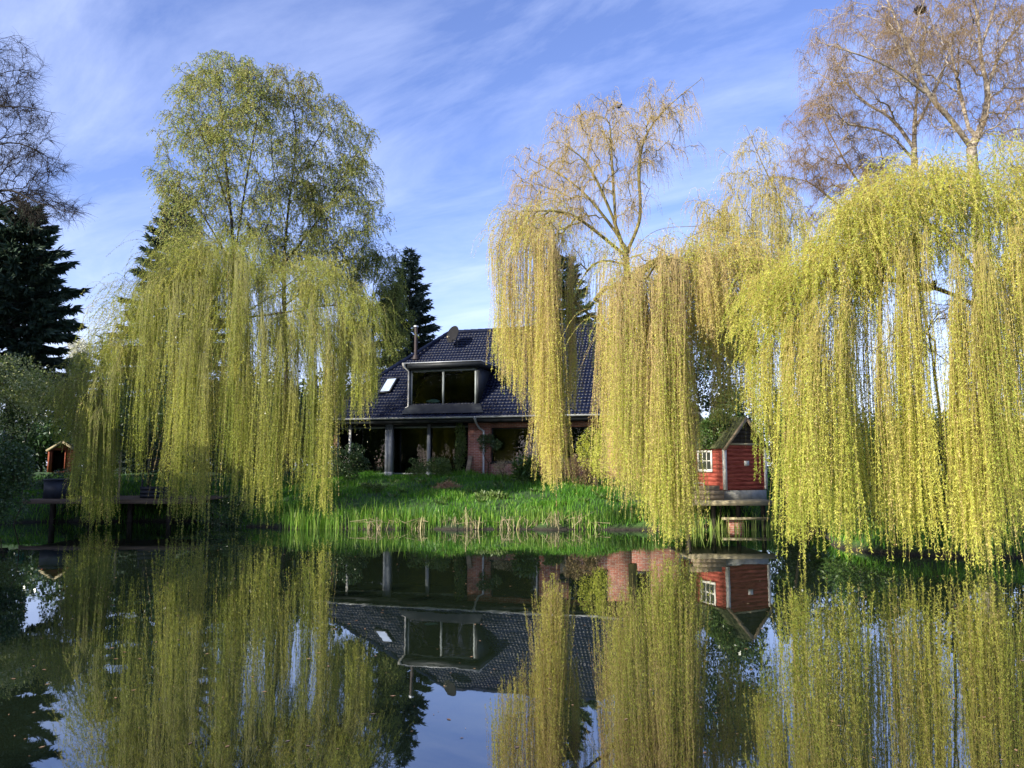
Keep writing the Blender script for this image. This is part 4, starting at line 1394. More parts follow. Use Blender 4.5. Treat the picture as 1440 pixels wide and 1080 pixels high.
limbs = [P3(19.0, (1392, 735), (1394, 560), (1396, 420), (1390, 310)), P3(19.0, (1396, 420), (1350, 350, -0.6), (1290, 300, -1.4), (1235, 300, -2)), P3(19, (1392, 330), (1420, 270, -0.7), (1450, 235, -1.4)),
         P3(19, (1396, 440), (1310, 400, -1), (1210, 390, -1.8), (1130, 420, -1.8)), P3(19, (1394, 300), (1375, 262, -1), (1330, 245, -1.6)), P3(19, (1396, 400), (1440, 310, 0), (1500, 270, -1)), P3(18.6, (1334, 745), (1324, 600), (1312, 500), (1296, 420), (1280, 350))]
willow("weeping_willow", "biggest bright yellow green weeping willow, its strands trailing into the water at right", limbs, cols, topR, rg, M['willow_bark'], M['willow'], M['willow_tan'], tan_share=0.2, spacing=0.025, head=0.16, tuft_n=11, tuft_len=(0.5, 1.9), dens=0.86,
       crown_ells=[(1290, 300, 95, 65, 17.6, 1.4, 95), (1190, 370, 65, 50, 17.2, 1.1, 70), (1420, 270, 45, 70, 17.6, 1.4, 50), (1235, 330, 70, 60, 16.8, 0.8, 65), (1310, 265, 80, 40, 17, 1, 45), (1125, 415, 38, 38, 17.2, 0.8, 34), (1085, 415, 32, 38, 17.8, 0.8, 30), (1430, 420, 40, 60, 17.0, 1.0, 30), (1440, 360, 40, 60, 16.6, 0.8, 30)])

# --- middle willow with the tall bare top
rg = np.random.default_rng(22)
topB = interp((680, 330), (710, 305), (745, 300), (790, 320), (830, 350), (860, 372), (900, 365), (950, 350), (1000, 350), (1030, 380))
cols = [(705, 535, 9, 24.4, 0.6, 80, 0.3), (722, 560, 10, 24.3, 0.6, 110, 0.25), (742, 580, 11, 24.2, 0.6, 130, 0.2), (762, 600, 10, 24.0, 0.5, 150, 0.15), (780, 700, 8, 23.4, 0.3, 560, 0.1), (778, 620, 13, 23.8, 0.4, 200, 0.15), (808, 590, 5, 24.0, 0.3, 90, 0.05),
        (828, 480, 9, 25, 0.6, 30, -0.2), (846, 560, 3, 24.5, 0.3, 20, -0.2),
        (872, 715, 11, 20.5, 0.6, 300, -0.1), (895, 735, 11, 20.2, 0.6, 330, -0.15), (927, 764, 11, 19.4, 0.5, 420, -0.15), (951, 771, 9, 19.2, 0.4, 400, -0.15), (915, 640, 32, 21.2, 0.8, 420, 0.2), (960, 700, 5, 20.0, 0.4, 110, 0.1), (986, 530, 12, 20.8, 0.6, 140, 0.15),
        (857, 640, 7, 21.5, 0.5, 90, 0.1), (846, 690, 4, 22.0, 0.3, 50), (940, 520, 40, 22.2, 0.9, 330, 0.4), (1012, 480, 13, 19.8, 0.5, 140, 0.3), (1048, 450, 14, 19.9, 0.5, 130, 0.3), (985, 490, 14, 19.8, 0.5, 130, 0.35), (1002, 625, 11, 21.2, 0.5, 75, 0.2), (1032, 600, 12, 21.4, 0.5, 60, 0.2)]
limbs = [P3(26, (888, 690), (888, 560), (885, 440), (880, 357)), P3(26, (880, 357), (893, 330), (902, 302), (897, 237), (906, 189, 0.4), (940, 148, 0.6), (985, 112, 0.8)),
         P3(26, (879, 350), (872, 337), (861, 302, -0.5), (827, 227, -0.8), (795, 205, -1)), P3(26, (876, 345), (866, 325, 0.5), (812, 258, 1), (748, 225, 1.4)),
         P3(26, (880, 360), (844, 330, -0.8), (800, 296, -1.4), (735, 297, -2)), P3(26, (884, 372), (841, 364, -0.5), (817, 391, -1), (802, 440, -1.2)), P3(26, (886, 380), (862, 410, 0.4), (838, 440, 0.6)),
         P3(26, (882, 362), (900, 340, -1.2), (926, 320, -2.5), (980, 318, -4)), P3(26, (886, 400), (915, 370, -2.5), (935, 362, -4.6)), P3(26, (866, 320), (862, 250, 0.3), (858, 180, 0.6))]
willow("weeping_willow", "tan and yellow weeping willow with a tall bare twiggy top before the house roof", limbs, cols, topB, rg, M['olive_bark'], M['willow'], M['willow_tan'], tan_share=0.3, tint=(0.1, 0.75), spacing=0.028, twigm='tan_twig', airy_sp=0.24, lt=0.010, rtip=0.009, tuft_len=(0.5, 1.8),
       crown_ells=[(930, 390, 80, 32, 21.2, 1.2, 60), (1000, 365, 55, 34, 20.4, 0.8, 55), (1052, 370, 38, 32, 20.4, 0.8, 36), (755, 325, 58, 42, 24.6, 1.4, 46), (905, 362, 60, 26, 21.6, 1.0, 28), (830, 350, 40, 25, 25, 1.2, 12), (880, 430, 40, 40, 20.8, 0.8, 18)],
       airy_ells=[(835, 235, 115, 100, 26, 2.6, 120), (755, 300, 65, 55, 26, 2.2, 70), (935, 175, 52, 65, 26, 1.6, 45), (850, 165, 65, 42, 26, 1.6, 35), (800, 230, 60, 60, 26, 2, 20)], airy_n=3, airy_len=(0.3, 1.3), expo=0.5)
# --- slender willow between them
rg = np.random.default_rng(23)
topC = interp((980, 330), (1010, 270), (1050, 250), (1090, 245), (1120, 290), (1150, 360))
cols = [(1000, 400, 16, 22.5, 0.7, 90, 0.1), (1030, 430, 18, 22.5, 0.7, 170, 0.15), (1062, 450, 18, 22.3, 0.7, 200, 0.05), (1095, 480, 16, 22.2, 0.7, 190), (1125, 450, 14, 22.5, 0.7, 100), (1066, 688, 3, 21.5, 0.2, 30, -0.1), (1040, 500, 12, 21.2, 0.4, 50)]
limbs = [P3(23, (1128, 748), (1112, 680), (1103, 560), (1098, 420), (1097, 330)), P3(23, (1097, 330), (1099, 281), (1078, 244), (1049, 178)), P3(23, (1098, 380), (1050, 330), (1000, 320), (965, 335)), P3(23, (1098, 345), (1118, 300), (1122, 255))]
willow("weeping_willow", "slender half bare willow leaning left between the two largest weeping willows", limbs, cols, topC, rg, M['willow_bark'], M['willow'], M['willow_tan'], tan_share=0.55, spacing=0.045, dens=0.8, tuft_len=(0.3, 1.0),
       crown_ells=[(1075, 340, 55, 40, 22.6, 1.2, 30), (1010, 350, 40, 30, 22.6, 1.0, 18)], airy_ells=[(1055, 235, 50, 60, 23, 1.3, 45), (1000, 305, 50, 40, 23, 1.3, 35), (1100, 290, 35, 50, 23, 1.2, 25)], airy_n=2, airy_len=(0.3, 1.1))
# --- left willow
rg = np.random.default_rng(24)
topL = interp((90, 560), (120, 505), (150, 480), (180, 420), (205, 360), (240, 335), (290, 330), (330, 318), (365, 335), (385, 400), (400, 415), (425, 360), (445, 360), (455, 400), (490, 415), (520, 440), (540, 520))
cols = [(120, 728, 7, 26.0, 0.6, 80, -0.1), (140, 742, 11, 25.6, 0.6, 150, -0.1), (165, 745, 11, 25.8, 0.5, 150, -0.1), (150, 640, 28, 27.2, 0.9, 330, -0.15), (205, 690, 10, 26.2, 0.6, 90, -0.05), (228, 640, 14, 26.8, 0.7, 120, -0.05),  # shade and sun also put into the tints: darker left, lighter right
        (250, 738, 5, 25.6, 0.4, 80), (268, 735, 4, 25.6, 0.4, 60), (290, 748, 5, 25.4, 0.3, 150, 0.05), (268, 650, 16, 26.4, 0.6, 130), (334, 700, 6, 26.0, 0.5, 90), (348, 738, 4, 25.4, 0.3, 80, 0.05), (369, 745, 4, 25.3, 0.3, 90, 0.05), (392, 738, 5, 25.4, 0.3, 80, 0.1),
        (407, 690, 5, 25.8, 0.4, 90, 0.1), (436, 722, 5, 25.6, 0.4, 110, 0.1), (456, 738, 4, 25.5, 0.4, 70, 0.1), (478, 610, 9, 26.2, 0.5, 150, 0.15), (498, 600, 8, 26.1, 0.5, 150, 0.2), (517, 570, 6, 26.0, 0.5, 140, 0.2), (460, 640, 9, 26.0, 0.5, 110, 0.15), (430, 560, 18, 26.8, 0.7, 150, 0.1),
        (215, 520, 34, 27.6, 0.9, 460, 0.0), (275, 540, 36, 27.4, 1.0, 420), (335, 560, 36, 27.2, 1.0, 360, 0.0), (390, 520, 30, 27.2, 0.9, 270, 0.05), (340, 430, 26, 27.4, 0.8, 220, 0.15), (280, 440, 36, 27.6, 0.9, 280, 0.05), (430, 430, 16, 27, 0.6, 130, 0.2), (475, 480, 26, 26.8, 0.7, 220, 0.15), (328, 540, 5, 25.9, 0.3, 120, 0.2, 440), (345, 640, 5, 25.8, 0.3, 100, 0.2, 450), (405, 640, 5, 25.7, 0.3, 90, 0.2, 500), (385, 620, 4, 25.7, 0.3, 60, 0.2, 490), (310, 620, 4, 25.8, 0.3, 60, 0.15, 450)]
limbs = [P3(28.5, (246, 700), (250, 600), (262, 500), (285, 420), (310, 350)), P3(28.5, (255, 545), (215, 470, -0.5), (185, 430, -1), (150, 490, -1.6)), P3(28.5, (262, 500), (310, 460, -0.5), (370, 425, -1), (440, 375, -1.4)),
         P3(28.5, (275, 450), (240, 380, -0.6), (220, 360, -0.8)), P3(28.5, (330, 448, -0.6), (400, 440, -1.4), (480, 425, -2), (510, 450, -2.2)), P3(28.5, (285, 420), (330, 400, -0.8), (345, 345, -1))]
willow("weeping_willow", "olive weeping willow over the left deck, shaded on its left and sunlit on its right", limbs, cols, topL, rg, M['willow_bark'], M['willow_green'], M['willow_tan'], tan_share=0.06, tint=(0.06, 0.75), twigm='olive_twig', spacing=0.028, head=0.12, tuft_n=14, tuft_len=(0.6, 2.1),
       crown_ells=[(270, 385, 72, 58, 27.4, 1.4, 85), (430, 395, 40, 42, 26.8, 1.0, 40), (345, 375, 45, 50, 27.4, 1.2, 36), (490, 435, 36, 30, 26.6, 0.8, 34), (185, 460, 50, 60, 26.8, 1.1, 50), (125, 540, 32, 32, 26.2, 0.8, 24), (330, 470, 90, 60, 26.4, 0.9, 60), (420, 470, 60, 40, 26.2, 0.8, 35)])

# --- leafing birches behind the left willow
rg = np.random.default_rng(31)
limbs = [P3(38, (335, 690), (332, 480), (328, 330), (316, 220), (308, 110)), P3(38, (328, 310), (300, 230), (275, 170)), P3(38, (330, 360), (350, 230), (368, 130)), P3(38, (330, 380), (285, 300), (250, 260)), P3(38, (332, 420), (372, 330), (392, 260))]
broadleaf("birch_tree", "tall yellow green leafing birch behind the left willow", limbs, [(310, 150, 78, 80, 38, 2.4, 190), (270, 230, 60, 90, 38, 2.4, 110), (345, 220, 75, 120, 38, 2.6, 190), (315, 100, 55, 32, 38, 1.5, 50), (262, 300, 55, 70, 38, 2.0, 90)], M['dark_bark'], M['dark_twig'], M['birch_leaf'], rg,
          2, (0.3, 0.95), 1.5, 0.062, (0.08, 0.040), tints=(0.25, 0.85))
rg = np.random.default_rng(32)
limbs = [P3(40, (404, 690), (402, 480), (398, 390), (405, 290), (420, 190), (402, 110)), P3(40, (398, 400), (360, 330), (330, 296)), P3(40, (400, 370), (440, 320), (490, 250), (515, 220)), P3(40, (403, 320), (380, 230), (385, 140)), P3(40, (410, 260), (450, 190), (470, 160)), P3(40, (400, 430), (450, 390), (500, 360))]
broadleaf("birch_tree", "broad olive and brown birch with bare outer twigs behind the left willow", limbs, [(450, 210, 80, 95, 40, 3.0, 210), (405, 120, 42, 40, 40, 1.6, 60), (480, 290, 66, 90, 40, 3.0, 180), (410, 300, 80, 80, 40, 3.0, 150), (360, 340, 60, 50, 40, 2.4, 70), (430, 385, 90, 45, 40, 2.4, 110)], M['dark_bark'], M['dark_twig'], M['birch_olive'], rg,
          2, (0.35, 1.05), 1.6, 0.055, (0.075, 0.040), tints=(0.15, 0.65), tfun=lambda p: 0.16 * np.clip((p[:, 2] - 17) / 5, 0, 1))
rg = np.random.default_rng(33)
limbs = [P3(43, (530, 690), (528, 520), (522, 430), (530, 360)), P3(43, (524, 450), (500, 400), (490, 370)), P3(43, (524, 440), (550, 400), (560, 370))]
broadleaf("broadleaf_tree", "low olive green tree beside the dark spruce left of the house roof", limbs, [(525, 400, 45, 65, 43, 2.4, 130), (520, 480, 55, 45, 43, 2.4, 120), (555, 440, 25, 50, 43, 1.8, 50)], M['dark_bark'], M['dark_twig'], M['birch_olive'], rg, 3, (0.4, 1.0), 1.8, 0.06, (0.075, 0.042), tints=(0.0, 0.45))

# --- bare tree reaching in from the left edge
rg = np.random.default_rng(34)
limbs = [P3(25, (-95, 700), (-90, 400), (-75, 200), (-60, 20)), P3(25, (-88, 330), (-40, 285, -0.5), (10, 262, -0.8), (50, 285, -1), (110, 302, -1.2)), P3(25, (-80, 250), (-30, 215, 0.4), (20, 195, 0.6), (75, 225, 0.8)), P3(25, (-76, 200), (-20, 150), (40, 150), (72, 158)),
         P3(25, (-70, 120), (-20, 110), (30, 95), (55, 105)), P3(25, (-65, 70), (-20, 60), (20, 50)), P3(25, (-88, 320), (-30, 300, 1), (30, 275, 1.4), (80, 262, 1.6))]
broadleaf("bare_tree", "dark leafless tree spreading fine branches in from the left edge above the spruce", limbs, [(10, 110, 55, 60, 25, 2.2, 130), (25, 180, 62, 50, 25, 2.0, 120), (30, 245, 70, 45, 25, 2.0, 140), (70, 292, 58, 22, 25, 1.4, 80), (-60, 150, 60, 140, 25, 2.4, 120), (60, 440, 60, 30, 27, 1.4, 0)], M['dark_bark'], M['dark_twig'], None, rg, 2, (0.2, 0.6), 0.5, leaves=False, lift=-0.08, twig_r=0.0036, out=0.75, jit=0.06)

# --- tall birches on the right
rg = np.random.default_rng(35)
limbs = [P3(28, (1376, 640), (1377, 420), (1374, 300), (1366, 208)), P3(28, (1366, 208), (1337, 167, -0.4), (1306, 136, -0.7), (1282, 78, -1), (1250, 5, -1.2), (1225, -50, -1.4)), P3(28, (1367, 206), (1384, 170, 0.3), (1391, 130, 0.4), (1378, 80, 0.5), (1376, 20, 0.6), (1352, -60, 0.7)), P3(28, (1390, 118, 0.4), (1412, 60, 0.8), (1445, 25, 1.2), (1490, -20, 1.4)),
         P3(28, (1300, 130, -0.7), (1262, 100, -1), (1225, 82, -1.3), (1160, 62, -1.6)), P3(28, (1362, 180, 0), (1345, 110, 0.8), (1335, 60, 1)), P3(28, (1378, 70, .5), (1400, 10, 0.9), (1410, -60, 1.2))]
broadleaf("silver_birch", "tall white limbed birch forking widely above the right willow", limbs, [(1220, 60, 95, 75, 28, 2.4, 190), (1300, 30, 90, 90, 28, 2.6, 200), (1390, 40, 80, 90, 28, 2.6, 210), (1460, 60, 70, 110, 28, 2.2, 110), (1330, -50, 150, 50, 28, 2.4, 90), (1340, 160, 70, 50, 28, 2, 80), (1430, 150, 50, 60, 28, 2, 80)], M['birch_bark'], M['brown_twig'], M['birch_bud'], rg, 2, (0.3, 1.0), 2.0, 0.2, (0.032, 0.016), leaves=True, tints=(0, .6), twig_r=0.0036, lift=0.15, expo=0.5, rtip=0.0075)
rg = np.random.default_rng(36)
limbs = [P3(31, (1290, 640), (1288, 400), (1285, 225), (1287, 150), (1298, 60), (1318, -40)), P3(31, (1286, 210), (1255, 165), (1215, 145), (1180, 105)), P3(31, (1287, 180), (1320, 120), (1338, 60)), P3(31, (1285, 225), (1250, 185), (1195, 175)), P3(31, (1290, 120), (1270, 60), (1262, 0))]
broadleaf("silver_birch", "straight trunked birch behind the forked one above the right willow", limbs, [(1210, 150, 85, 70, 31, 2.4, 170), (1290, 90, 70, 100, 31, 2.4, 150), (1160, 110, 50, 60, 31, 2, 60), (1330, 40, 60, 70, 31, 2, 60)], M['birch_bark'], M['brown_twig'], M['birch_bud'], rg, 2, (0.3, 0.9), 2.0, 0.2, (0.032, 0.016), tints=(0, .6), twig_r=0.0036, lift=0.15, expo=0.5, rtip=0.0075)
rg = np.random.default_rng(37)
limbs = [P3(33, (1235, 640), (1238, 420), (1240, 330), (1232, 285)), P3(33, (1232, 285), (1198, 245), (1168, 190), (1150, 150)), P3(33, (1240, 330), (1180, 290), (1140, 255), (1110, 250)), P3(33, (1234, 288), (1245, 230), (1228, 180)), P3(33, (1236, 300), (1200, 270), (1175, 262))]
broadleaf("bare_tree", "low bushy brown leafless tree left of the right birches", limbs, [(1170, 190, 75, 60, 33, 2.6, 170), (1190, 250, 62, 42, 33, 2.4, 160), (1120, 250, 40, 45, 33, 2, 60), (1240, 250, 40, 60, 33, 2, 80), (1180, 310, 60, 30, 33, 2, 60)], M['brown_twig'], M['brown_twig'], None, rg, 3, (0.25, 0.8), 1.6, leaves=False, twig_r=0.0038, lift=0.1, expo=0.46)
rg = np.random.default_rng(38)
limbs = [P3(36, (1420, 660), (1422, 480), (1418, 400), (1425, 330)), P3(36, (1420, 450), (1380, 400), (1350, 380)), P3(36, (1420, 430), (1460, 380), (1480, 350))]
broadleaf("broadleaf_tree", "thin dark branched tree seen through the right willow's strands", limbs, [(1400, 420, 90, 70, 36, 2.4, 130), (1330, 470, 70, 60, 36, 2.4, 70)], M['dark_bark'], M['dark_twig'], M['birch_olive'], rg, 2, (0.3, 0.9), 1.2, 0.16, (0.05, 0.03), tints=(0.2, 0.8))

# --- conifers
spruce("spruce_tree", "tall dark spruce with reddish tips at the left edge", 34, 286, 31, 1.5, 3.05, np.random.default_rng(41), M['spruce'], pw=0.5, nspray=2.4, ybare=3.1, gap=0.26, spl=0.42)
spruce("spruce_tree", "blue green spruce half hidden behind the left willow's left side", 252, 268, 44, 1.8, 4.4, np.random.default_rng(42), M['blue_spruce'], pw=0.75, nspray=1.7, gap=0.32, spl=0.42)
spruce("spruce_tree", "small spruce top between the big left spruce and the left willow", 145, 468, 46, 1.8, 2.0, np.random.default_rng(43), M['blue_spruce'], pw=0.8)
spruce("spruce_tree", "pointed spruce behind the left end of the house roof", 577, 348, 48, 1.8, 3.0, np.random.default_rng(44), M['blue_spruce'], pw=0.72, nspray=1.9, gap=0.3, spl=0.42)
spruce("spruce_tree", "dark conifer behind the house ridge among the middle willow's strands", 797, 355, 47, 1.8, 2.6, np.random.default_rng(45), M['spruce'], pw=0.6, nspray=1.8, gap=0.32, spl=0.42)

# --- dense trees: far ones closing the gap under the left trees, tall ones on the left bank beyond the frame that shade it
def dense_tree(name, label, x, D, ztop, zlow, rx, leafm, n, rng, leaf=(0.16, 0.10), tint=(0, 0.6), X=None, group=None):
    X = (x - 720) / FPX * D if X is None else X
    zg_ = ground_z(X, D)
    root = tree_root(name, label, (X, D, zg_), group)
    cz, rz = (ztop + zlow) / 2, (ztop - zlow) / 2
    sub = 34
    lob = nrm(rng.normal(size=(sub, 3))) * (0.35 + 0.45 * rng.random((sub, 1)))
    lr = (0.14 + 0.26 * rng.random(sub)) * (1.0 if sub < 30 else 0.95)
    k = rng.integers(0, sub, n)
    u = nrm(rng.normal(size=(n, 3)))
    p = lob[k] + u * (lr[k] * (0.35 + 0.65 * rng.random(n) ** 0.6 + 0.6 * rng.random(n) ** 6))[:, None]
    c = np.array([X, D, cz])
    pos = c + p * np.array([rx, rx, rz])
    d = nrm(nrm(pos - c) * 0.5 + rng.normal(size=(n, 3)) * 0.8)
    mb = MB(); leaf_quads(mb, pos, d, leaf[0] * (0.6 + 0.8 * rng.random(n)), leaf[1] * (0.7 + 0.6 * rng.random(n)), tint[0] + (tint[1] - tint[0]) * rng.random(n), rng=rng)
    put(mb, "crown", leafm, root)
    S = Skeleton([np.array([(X, D, zg_ - 0.2), (X + 0.1, D, zg_ + (zlow - zg_) * 0.6), (X, D + 0.1, cz)])], np.concatenate([c + lob * np.array([rx, rx, rz]), pos[rng.permutation(n)[:60]]]), rng=rng, rtip=0.012, expo=0.5)
    mb = MB(); S.mesh(mb, 8, 4); put(mb, "trunk", M['dark_bark'], root, True)


for i, (x, D, zt_, zl_, rx, lab) in enumerate((
        (60, 52, 6.5, 1.2, 4.0, "round dark tree far behind the playhouse"), (170, 54, 7.5, 1.2, 4.2, "dark tree far behind the left willow's shaded left edge"),
        (270, 50, 8.0, 1.2, 4.2, "dark tree far behind the left willow's trunk"), (365, 47, 8.0, 1.2, 4.0, "dark tree far behind the left willow's sunlit half"),
        (455, 49, 8.6, 1.2, 3.6, "dark tree just left of the house roof, behind the birches"))):
    dense_tree("dense_tree", lab, x, D, zt_, zl_, rx, M['shrub_dark'], 9000, np.random.default_rng(300 + i), (0.24, 0.16), (0, 0.45))
for i, (X, D, h, rx) in enumerate(((-20.8, 16.0, 10.0, 2.4), (-23.4, 19.4, 11.5, 2.9), (-26.4, 22.6, 15.5, 3.2), (-28.4, 24.2, 18.0, 2.9), (-21.0, 11.0, 9.0, 2.6))):
    dense_tree("bank_tree", "tall leafy tree on the left bank beyond the picture, shading the deck", 0, D, h, 2.2, rx, M['shrub_green'], 15000, np.random.default_rng(320 + i), (0.30, 0.20), (0, 0.6), X=X, group="tall trees on the left bank")
for i, (X, D, h, rx) in enumerate(((-24.0, -2.0, 14.0, 4.6), (-30.0, -8.0, 16.0, 5.0), (-38.0, -1.0, 16.0, 5.0), (-19.0, -11.0, 14.0, 4.6))):
    dense_tree("bank_tree", "tall leafy tree on the near left bank, beside the photographer and outside the picture", 0, D, h, 1.5, rx, M['shrub_green'], 9000, np.random.default_rng(340 + i), (0.34, 0.22), (0, 0.6), X=X, group="trees on the near bank")
# ------------------------------------------------------------------ shrubs, reeds, grass
def shrub(name, label, x, yc, rx, ry, D, leafm, n, rng, leaf=(0.08, 0.05), tint=(0, 0.65), cat="shrub", depth=None, group=None, sub=9):
    """several lobes of leaves carried on woody stems"""
    c = px(x, yc, D)
    a, h = rx / FPX * D, ry / FPX * D
    dp = depth or a * 0.8
    zg_ = ground_z(c[0], D) - 0.05
    zg_ = min(zg_, c[2] - h * 0.6)
    root = empty(name, (c[0], D, zg_)); tag(root, label, cat, group)
    lob = nrm(rng.normal(size=(sub, 3))) * (0.45 + 0.4 * rng.random((sub, 1)))
    lr = 0.30 + 0.28 * rng.random(sub)
    k = rng.integers(0, sub, n)
    u = nrm(rng.normal(size=(n, 3)))
    rad = (0.55 + 0.5 * rng.random(n) ** 0.7)
    p = lob[k] + u * (lr[k] * rad)[:, None]
    pos = c + p * np.array([a, dp, h])
    pos = pos[pos[:, 2] > zg_ + 0.03]
    n = len(pos)
    d = nrm(nrm(pos - c) * 0.6 + rng.normal(size=(n, 3)) * 0.7 + np.array([0, 0, 0.1]))
    mb = MB(); leaf_quads(mb, pos, d, leaf[0] * (0.6 + 0.8 * rng.random(n)), leaf[1] * (0.7 + 0.6 * rng.random(n)), tint[0] + (tint[1] - tint[0]) * rng.random(n), rng=rng)
    put(mb, "foliage", leafm, root)
    limbs = []
    b0 = np.array([c[0], D, zg_])
    lw = c + lob * np.array([a, dp, h])
    S = Skeleton([np.array([b0, b0 + (0, 0, 0.12)])], np.concatenate([lw, pos[rng.permutation(n)[:40]]]), rng=rng, rtip=0.004, expo=0.5, lift=0.5)
    mb = MB(); S.mesh(mb, 5, 3); put(mb, "stems", M['stem'], root, True)
    return root


R_ = np.random.default_rng
SB, SG, SD, SBR = M['shrub_bright'], M['shrub_green'], M['shrub_dark'], M['shrub_brown']
shrub("leafy_shrub", "large cream leaved shrub under the big spruce at the left edge", 30, 538, 62, 70, 27.0, SB, 9000, R_(51), (0.09, 0.05), (0.1, 0.8))
shrub("leafy_shrub", "pale leaved shrub right of the big spruce, above the playhouse", 103, 560, 34, 62, 30, SB, 5000, R_(52), (0.10, 0.06), (0.1, 0.85))
shrub("leafy_shrub", "fresh green shrub beside the playhouse wall", 120, 618, 38, 52, 32, M['birch_leaf'], 6000, R_(53), (0.09, 0.055), (0.0, 0.6))
shrub("blossom_shrub", "white blossoming shrub below the small spruce top", 116, 503, 24, 26, 37, M['blossom'], 3000, R_(54), (0.09, 0.07))
shrub("bank_shrub", "dark overhanging shrub on the shaded bank at the far left", 2, 690, 52, 92, 21.5, SD, 9000, R_(55), (0.08, 0.05), (0, 0.5))
shrub("bank_shrub", "dark shrub under the spruce left of the playhouse", 10, 620, 34, 62, 29, SG, 6000, R_(56), (0.08, 0.05), (0, 0.5))
shrub("bank_shrub", "dark shrub behind the left deck's storage box", 85, 678, 45, 16, 30.9, SD, 4000, R_(57), (0.07, 0.045), (0, 0.6))
shrub("leafy_shrub", "white flecked evergreen shrub behind the garden bench", 215, 620, 46, 50, 33, SD, 7000, R_(58), (0.08, 0.05), (0, 0.9))
shrub("leafy_shrub", "dark green shrub right of the garden bench", 300, 632, 52, 50, 32, SD, 7000, R_(59), (0.08, 0.05), (0, 0.6))
shrub("leafy_shrub", "tall dark shrub filling the gap under the left willow's middle", 352, 600, 62, 90, 34, SD, 10000, R_(60), (0.09, 0.055), (0, 0.6))
shrub("leafy_shrub", "dark shrub behind the left willow by the house corner", 425, 610, 50, 80, 38.5, SD, 8000, R_(61), (0.09, 0.055), (0, 0.6))
shrub("leafy_shrub", "tall green shrub between the left deck and the playhouse", 160, 585, 45, 90, 34, SG, 9000, R_(62), (0.09, 0.055), (0, 0.7))
shrub("leafy_shrub", "dark hedge like shrub far behind the left willow", 230, 560, 80, 90, 40, SD, 9000, R_(63), (0.12, 0.07), (0, 0.5))
shrub("bank_shrub", "dark low shrub at the waterline right of the left deck", 335, 715, 45, 30, 26.6, SD, 5000, R_(64), (0.07, 0.03), (0, 0.5))
# by the house
shrub("garden_shrub", "dark leafy shrub by the white porch post", 492, 652, 32, 22, 33.5, SD, 4500, R_(65), (0.07, 0.045), (0, 0.8))
shrub("garden_shrub", "small bushy shrub before the garden room glass", 583, 657, 15, 13, 34.0, SG, 1500, R_(66), (0.05, 0.03), (0, 0.6))
shrub("garden_shrub", "low green shrub under the right glass panel of the garden room", 614, 655, 26, 16, 33.6, SG, 3000, R_(67), (0.06, 0.04), (0, 0.8))
shrub("climbing_plant", "green climber growing against the glass left of the brick pier", 645, 632, 11, 34, 35.2, SG, 2000, R_(68), (0.07, 0.05), (0.3, 1.0), "climber")
shrub("climbing_plant", "dark bushy climber hanging halfway up the brick pier", 686, 625, 17, 15, 34.6, SD, 1800, R_(69), (0.07, 0.05), (0.1, 0.9), "climber")
shrub("garden_shrub", "dry pale flower bed clump under the first brick sided window", 708, 660, 22, 12, 32.5, M['dry_reed'], 1500, R_(70), (0.09, 0.012), (0, 0.8))
shrub("garden_shrub", "broad leaved dark green clump under the first window", 741, 663, 17, 17, 31.8, SG, 900, R_(71), (0.26, 0.07), (0, 0.5))
shrub("garden_shrub", "brown and green shrub under the second window", 822, 662, 26, 22, 31.0, SBR, 4200, R_(72), (0.06, 0.035), (0, 0.7))
shrub("garden_shrub", "yellow green young shrub in front of the second window", 838, 632, 24, 42, 28.5, M['willow'], 4200, R_(73), (0.07, 0.02), (0.05, 0.6))
shrub("garden_shrub", "low green plants along the foot of the facade", 775, 668, 14, 10, 31.5, SG, 900, R_(74), (0.10, 0.05), (0.1, 0.9))
# right side
shrub("ivy_tree", "dark glossy ivy clad tree behind the red hut", 1022, 510, 68, 104, 28.6, SD, 18000, R_(75), (0.10, 0.075), (0, 0.85), "tree")
shrub("ivy_tree", "thick mossy green shrub overgrowing the left slope of the hut roof", 1003, 604, 25, 27, 26.35, SG, 4200, R_(76), (0.08, 0.05), (0, 0.6), "shrub")
shrub("bank_shrub", "dark green shrub behind the strands at the right waterline", 1345, 700, 62, 72, 18.9, SG, 9000, R_(77), (0.08, 0.05), (0, 0.6))
shrub("bank_shrub", "dark shrub behind the right willow at the frame edge", 1428, 700, 40, 80, 19.5, SD, 5200, R_(78), (0.08, 0.05), (0, 0.6))
shrub("bank_shrub", "dark shrub right of the jetty deck", 1135, 705, 30, 50, 24.6, SD, 5200, R_(79), (0.08, 0.05), (0, 0.5))
shrub("bank_shrub", "low green shrub beneath the middle of the right willow", 1215, 712, 75, 50, 20.6, SG, 8000, R_(80), (0.08, 0.05), (0, 0.6))
shrub("bank_shrub", "distant dark shrub row behind the right willow", 1260, 630, 130, 45, 31, SD, 12000, R_(81), (0.12, 0.07), (0, 0.5), depth=2.0, sub=22)
shrub("bank_shrub", "dark shrub far behind the right end of the house", 1130, 590, 60, 60, 36, SD, 8000, R_(82), (0.12, 0.07), (0, 0.5))

